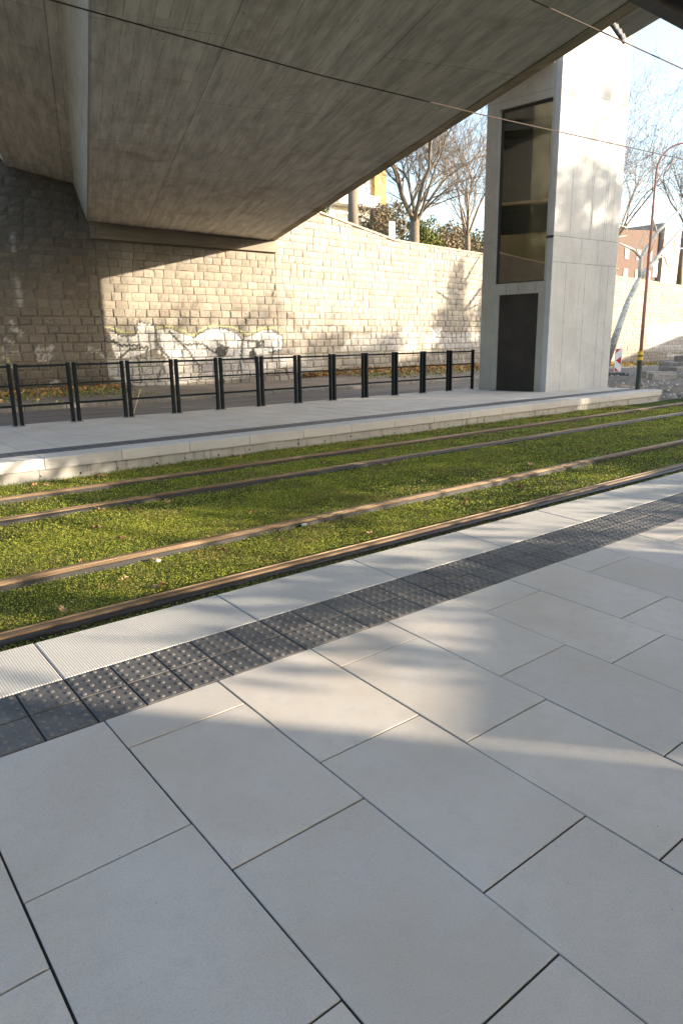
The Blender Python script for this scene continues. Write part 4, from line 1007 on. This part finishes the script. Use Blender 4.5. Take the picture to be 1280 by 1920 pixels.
# single leaves on the track
def leaf_mesh(seed, L):
    rn = random.Random(seed); me_ = MB(); n = 11; pts = []
    for k in range(n):
        t = 2*math.pi*k/n; r_ = L*(.55+.45*abs(math.cos(t*2.5)))*(1 if math.cos(t) > -.2 else .8); pts.append((r_*math.cos(t), r_*.75*math.sin(t), .012*math.sin(3*t+seed)+.006))
    me_.v = [(0, 0, .004)]+pts
    me_.f = [(0, 1+k, 1+(k+1) % n) for k in range(n)]
    me_.tube([(-L*.9, 0, .004), (-L*1.5, L*.1, .012)], .0015, 4)
    m2 = bpy.data.meshes.new("fallen_leaf"); m2.from_pydata(me_.v, [], me_.f); m2.materials.append(leafm[seed % 2]); return m2
leafm = [plain("dry_leaf_tan", (.42, .26, .13), (.28, .16, .08), 60, .8), plain("dry_leaf_brown", (.30, .15, .07), (.20, .10, .05), 60, .8)]
lmesh = [leaf_mesh(k, .04) for k in range(4)]
leaf_spots = [(1.08,1.89,1.35),(1.84,2.38,1.0),(1.32,2.50,.7),(2.79,2.44,.7),(1.32,3.80,1),(1.36,3.29,.9),(2.28,4.31,.8),(2.72,3.30,.8),(.95,2.21,.8),(.85,2.85,.8),(6.92,3.08,1.1),(5.63,2.28,1.1),
 (8.44,2.85,1.1),(4.51,2.12,.9),(6.12,2.07,.8),(7.59,5.13,1),(10.64,5.85,1.2),(1.48,6.34,1),(1.58,6.21,1),(1.84,4.26,1),(1.61,4.47,.9),(2.36,2.27,.9),(5.49,4.40,.9),(4.98,5.07,.9),(.41,1.90,.9),(4.70,2.25,.8),(3.08,1.95,.7),(7.39,2.86,.8),(8.77,2.07,.8)]
for k in range(58):
    leaf_spots.append((random.uniform(2, 15), 6.5-abs(random.gauss(0, .22)), random.uniform(.6, 1.1)))
def where(y):
    if y < 1.53: return "beside the white platform edge"
    if y < 2.64: return "on the grass between the two nearest rails"
    if y < 4.62: return "on the grass between the two tracks"
    if y < 5.62: return "on the grass between the two farthest rails"
    return "on the grass at the foot of the far platform kerb"
for k, (x_, y_, s_) in enumerate(leaf_spots):
    o = bpy.data.objects.new("fallen_leaf", lmesh[k % 4]); COL.objects.link(o); o.location = (x_, y_, -.222); s_ *= 1.3
    o.scale = (s_, s_, s_); o.rotation_euler = (random.uniform(-.35, .35), random.uniform(-.35, .35), random.uniform(0, 6.28))
    col_ = "tan" if k % 2 == 0 else "dark brown"
    tag(o, f"dry {col_} leaf lying {where(y_)}", "leaf", f"{col_} leaves {where(y_)}")
o = rock("pebble", (1.32, 2.46, -.225), .022, 3, mat=plain("white_pebble", (.6, .57, .5), (.45, .42, .36))); tag(o, "small whitish stone beside the second rail at the left", "stone")
o = rock("pebble", (2.79, 2.54, -.215), .028, 4, mat=plain("pale_pebble", (.6, .58, .52), (.4, .38, .34))); tag(o, "small pale stone touching the second rail at the picture's middle", "stone")

# thin stick behind the railing
mb = MB(); mb.tube([(4.75, 11.3, -.13), (5.25, 12.2, .1), (5.62, 12.75, .42)], .012, 6)
tag(mb.build("wooden_stick", plain("bleached_wood", (.46, .36, .22), (.38, .29, .17), 20, .8)), "thin pale wooden stick leaning behind the railing at the left", "stick")

# ================================================================== UNSEEN SHADOW CASTERS ADDED ON THE SUNNY SIDE (behind the camera)
sd_ = Vector((math.sin(R(SUN_AZ)), math.cos(R(SUN_AZ)), 0)); se = Vector((-sd_.y, sd_.x, 0))
TANE = math.tan(R(SUN_EL))
def oc(D, p): return sd_*D + se*p
def occ_h(h45, D): return h45-TANE*(45-D)
grey_r = plain("grey_render", (.30, .29, .27), (.24, .23, .21), 1, .9)
def block(p0, p1, h45, D0, D1, lab):  # unseen house added as a sun blocker, height set by the sun ray
    b = thing("shadow_house", oc(D0, (p0+p1)/2), lab, "building", "unseen houses added to shade the scene")
    h = occ_h(h45, (D0+D1)/2); mb = MB(); A = [oc(D0, p0), oc(D0, p1), oc(D1, p1), oc(D1, p0)]
    mb.quad(*[a+Vector((0, 0, -.5)) for a in A]); mb.quad(*[a+Vector((0, 0, h-2.4)) for a in A])
    for a, c_ in ((0, 1), (1, 2), (2, 3), (3, 0)): mb.quad(A[a]+Vector((0, 0, -.5)), A[c_]+Vector((0, 0, -.5)), A[c_]+Vector((0, 0, h-2.4)), A[a]+Vector((0, 0, h-2.4)))
    mb.build("wall", grey_r, b)
    mb = MB(); m0 = (A[0]+A[3])/2; m1 = (A[1]+A[2])/2; z1 = Vector((0, 0, h-2.39)); z2 = Vector((0, 0, h))
    mb.quad(A[0]+z1, A[1]+z1, m1+z2, m0+z2); mb.quad(A[3]+z1, m0+z2, m1+z2, A[2]+z1); mb.quad(A[0]+z1, m0+z2, A[3]+z1); mb.quad(A[1]+z1, A[2]+z1, m1+z2)
    mb.build("roof", plain("roof_tiles", (.2, .1, .07)), b)
block(7.3, 14.5, 13.8, 44, 56, "unseen house added to block the sun, first")
block(14.6, 21, 13.9, 44, 56, "unseen house added to shade the tower, second")
block(21.1, 30.4, 12.6, 44, 56, "unseen house added to shade the wall foot, third")
block(30.6, 38, 11.6, 44, 56, "unseen house added to shade the wall foot, fourth")
block(38.1, 72, 7.5, 44, 56, "unseen long low house added to block the lowest sun, fifth")
def ct(p, D, spec, size, seed, mat, lab):  # unseen tree, clumps placed to shape the sun patches
    """spec rows: dp, h45 centre, rp, rz, n"""
    sp_ = []
    for (dp, hc, rp, rz, n) in spec:
        q = oc(D, p+dp); sp_.append((q.x, q.y, occ_h(hc, D), rp, rp, rz, n))
    b_ = oc(D+1.2, p+(6.5 if D < 20 else 0)); canopy_tree("shadow_tree", (b_.x, b_.y, -.4), lab, seed, sp_, size, mat)
def shadow_wall(p0, p1, D, h45, lab):  # unseen wall added to keep the low sun off the paving
    h = occ_h(h45, D); a = oc(D, p0); b = oc(D, p1); n_ = sd_*.25
    b_ = thing("shadow_wall", (a+b)/2, lab, "wall", "unseen walls added to block low sun"); mb = MB(); lo = Vector((0, 0, -.5)); hi = Vector((0, 0, h))
    P_ = [a+lo, b+lo, b+lo+n_, a+lo+n_, a+hi, b+hi, b+hi+n_, a+hi+n_]; mb.v = [tuple(q) for q in P_]
    mb.f = [(0, 1, 5, 4), (1, 2, 6, 5), (2, 3, 7, 6), (3, 0, 4, 7), (4, 5, 6, 7)]; mb.build("wall", grey_r, b_)
shadow_wall(-30, .1, 15, 10.95, "highest stretch of unseen wall added to keep sun off the paving")
shadow_wall(.12, 2.6, 15, 10.42, "middle stretch of unseen wall added to keep sun off the paving")
shadow_wall(2.62, 7.3, 15, 9.7, "lower stretch of unseen wall added to limit sun on the platform")
ct(2.0, 14, [(-4, 13.0, 2.2, 1.1, 5000), (-1, 13.2, 2.0, 1.15, 5000), (1.6, 13.1, 1.8, 1.0, 4500), (4.2, 12.8, 1.6, 1.1, 4200), (-7.5, 13.0, 2.4, 1.2, 4500),
   (4.9, 10.9, .85, 1.0, 2200), (3.5, 10.85, 1.25, .33, 2600), (5.3, 11.65, 1.5, .42, 4200), (-.6, 10.62, 1.1, .16, 330), (2.0, 9.85, 1.3, .2, 420), (.3, 10.2, 1.0, .3, 230), (2.9, 9.9, .9, .3, 260), (4.2, 10.2, .5, .3, 160), (1.9, 10.6, .7, .16, 150), (-.4, 10.95, .5, .14, 110), (1.4, 11.35, .7, .12, 90), (3.2, 11.0, .5, .18, 120), (-3.4, 11.0, 1.3, .5, 1300)], .075, 61, LM_dark, "unseen evergreen tree with crown clumps shaped to dapple grass and platform")
ct(17, 40, [(0, 14.6, 2.4, .9, 900), (3, 14.4, 2.2, .8, 700), (6, 13.4, 2.2, .8, 600), (1, 16.6, 2.2, 1.0, 240)], .14, 63, LM_dark, "unseen bushy tree added to cast soft shade on the tower")
ct(34.2, 40, [(0, 12.2, 1.5, 1.7, 2600), (.2, 14.3, .7, 1.3, 900), (2.2, 12.6, .8, 1.3, 700)], .13, 64, LM_dark, "unseen narrow cypress added to cast the tall shadow on the wall")
ct(26, 40, [(-3, 12.9, 2.0, .7, 600), (1, 12.9, 1.8, .8, 600), (4, 12.5, 1.2, .6, 400), (-2, 14.6, 1.6, .8, 160)], .13, 65, LM_dark, "unseen bushy tree added to cast soft shade on the wall")
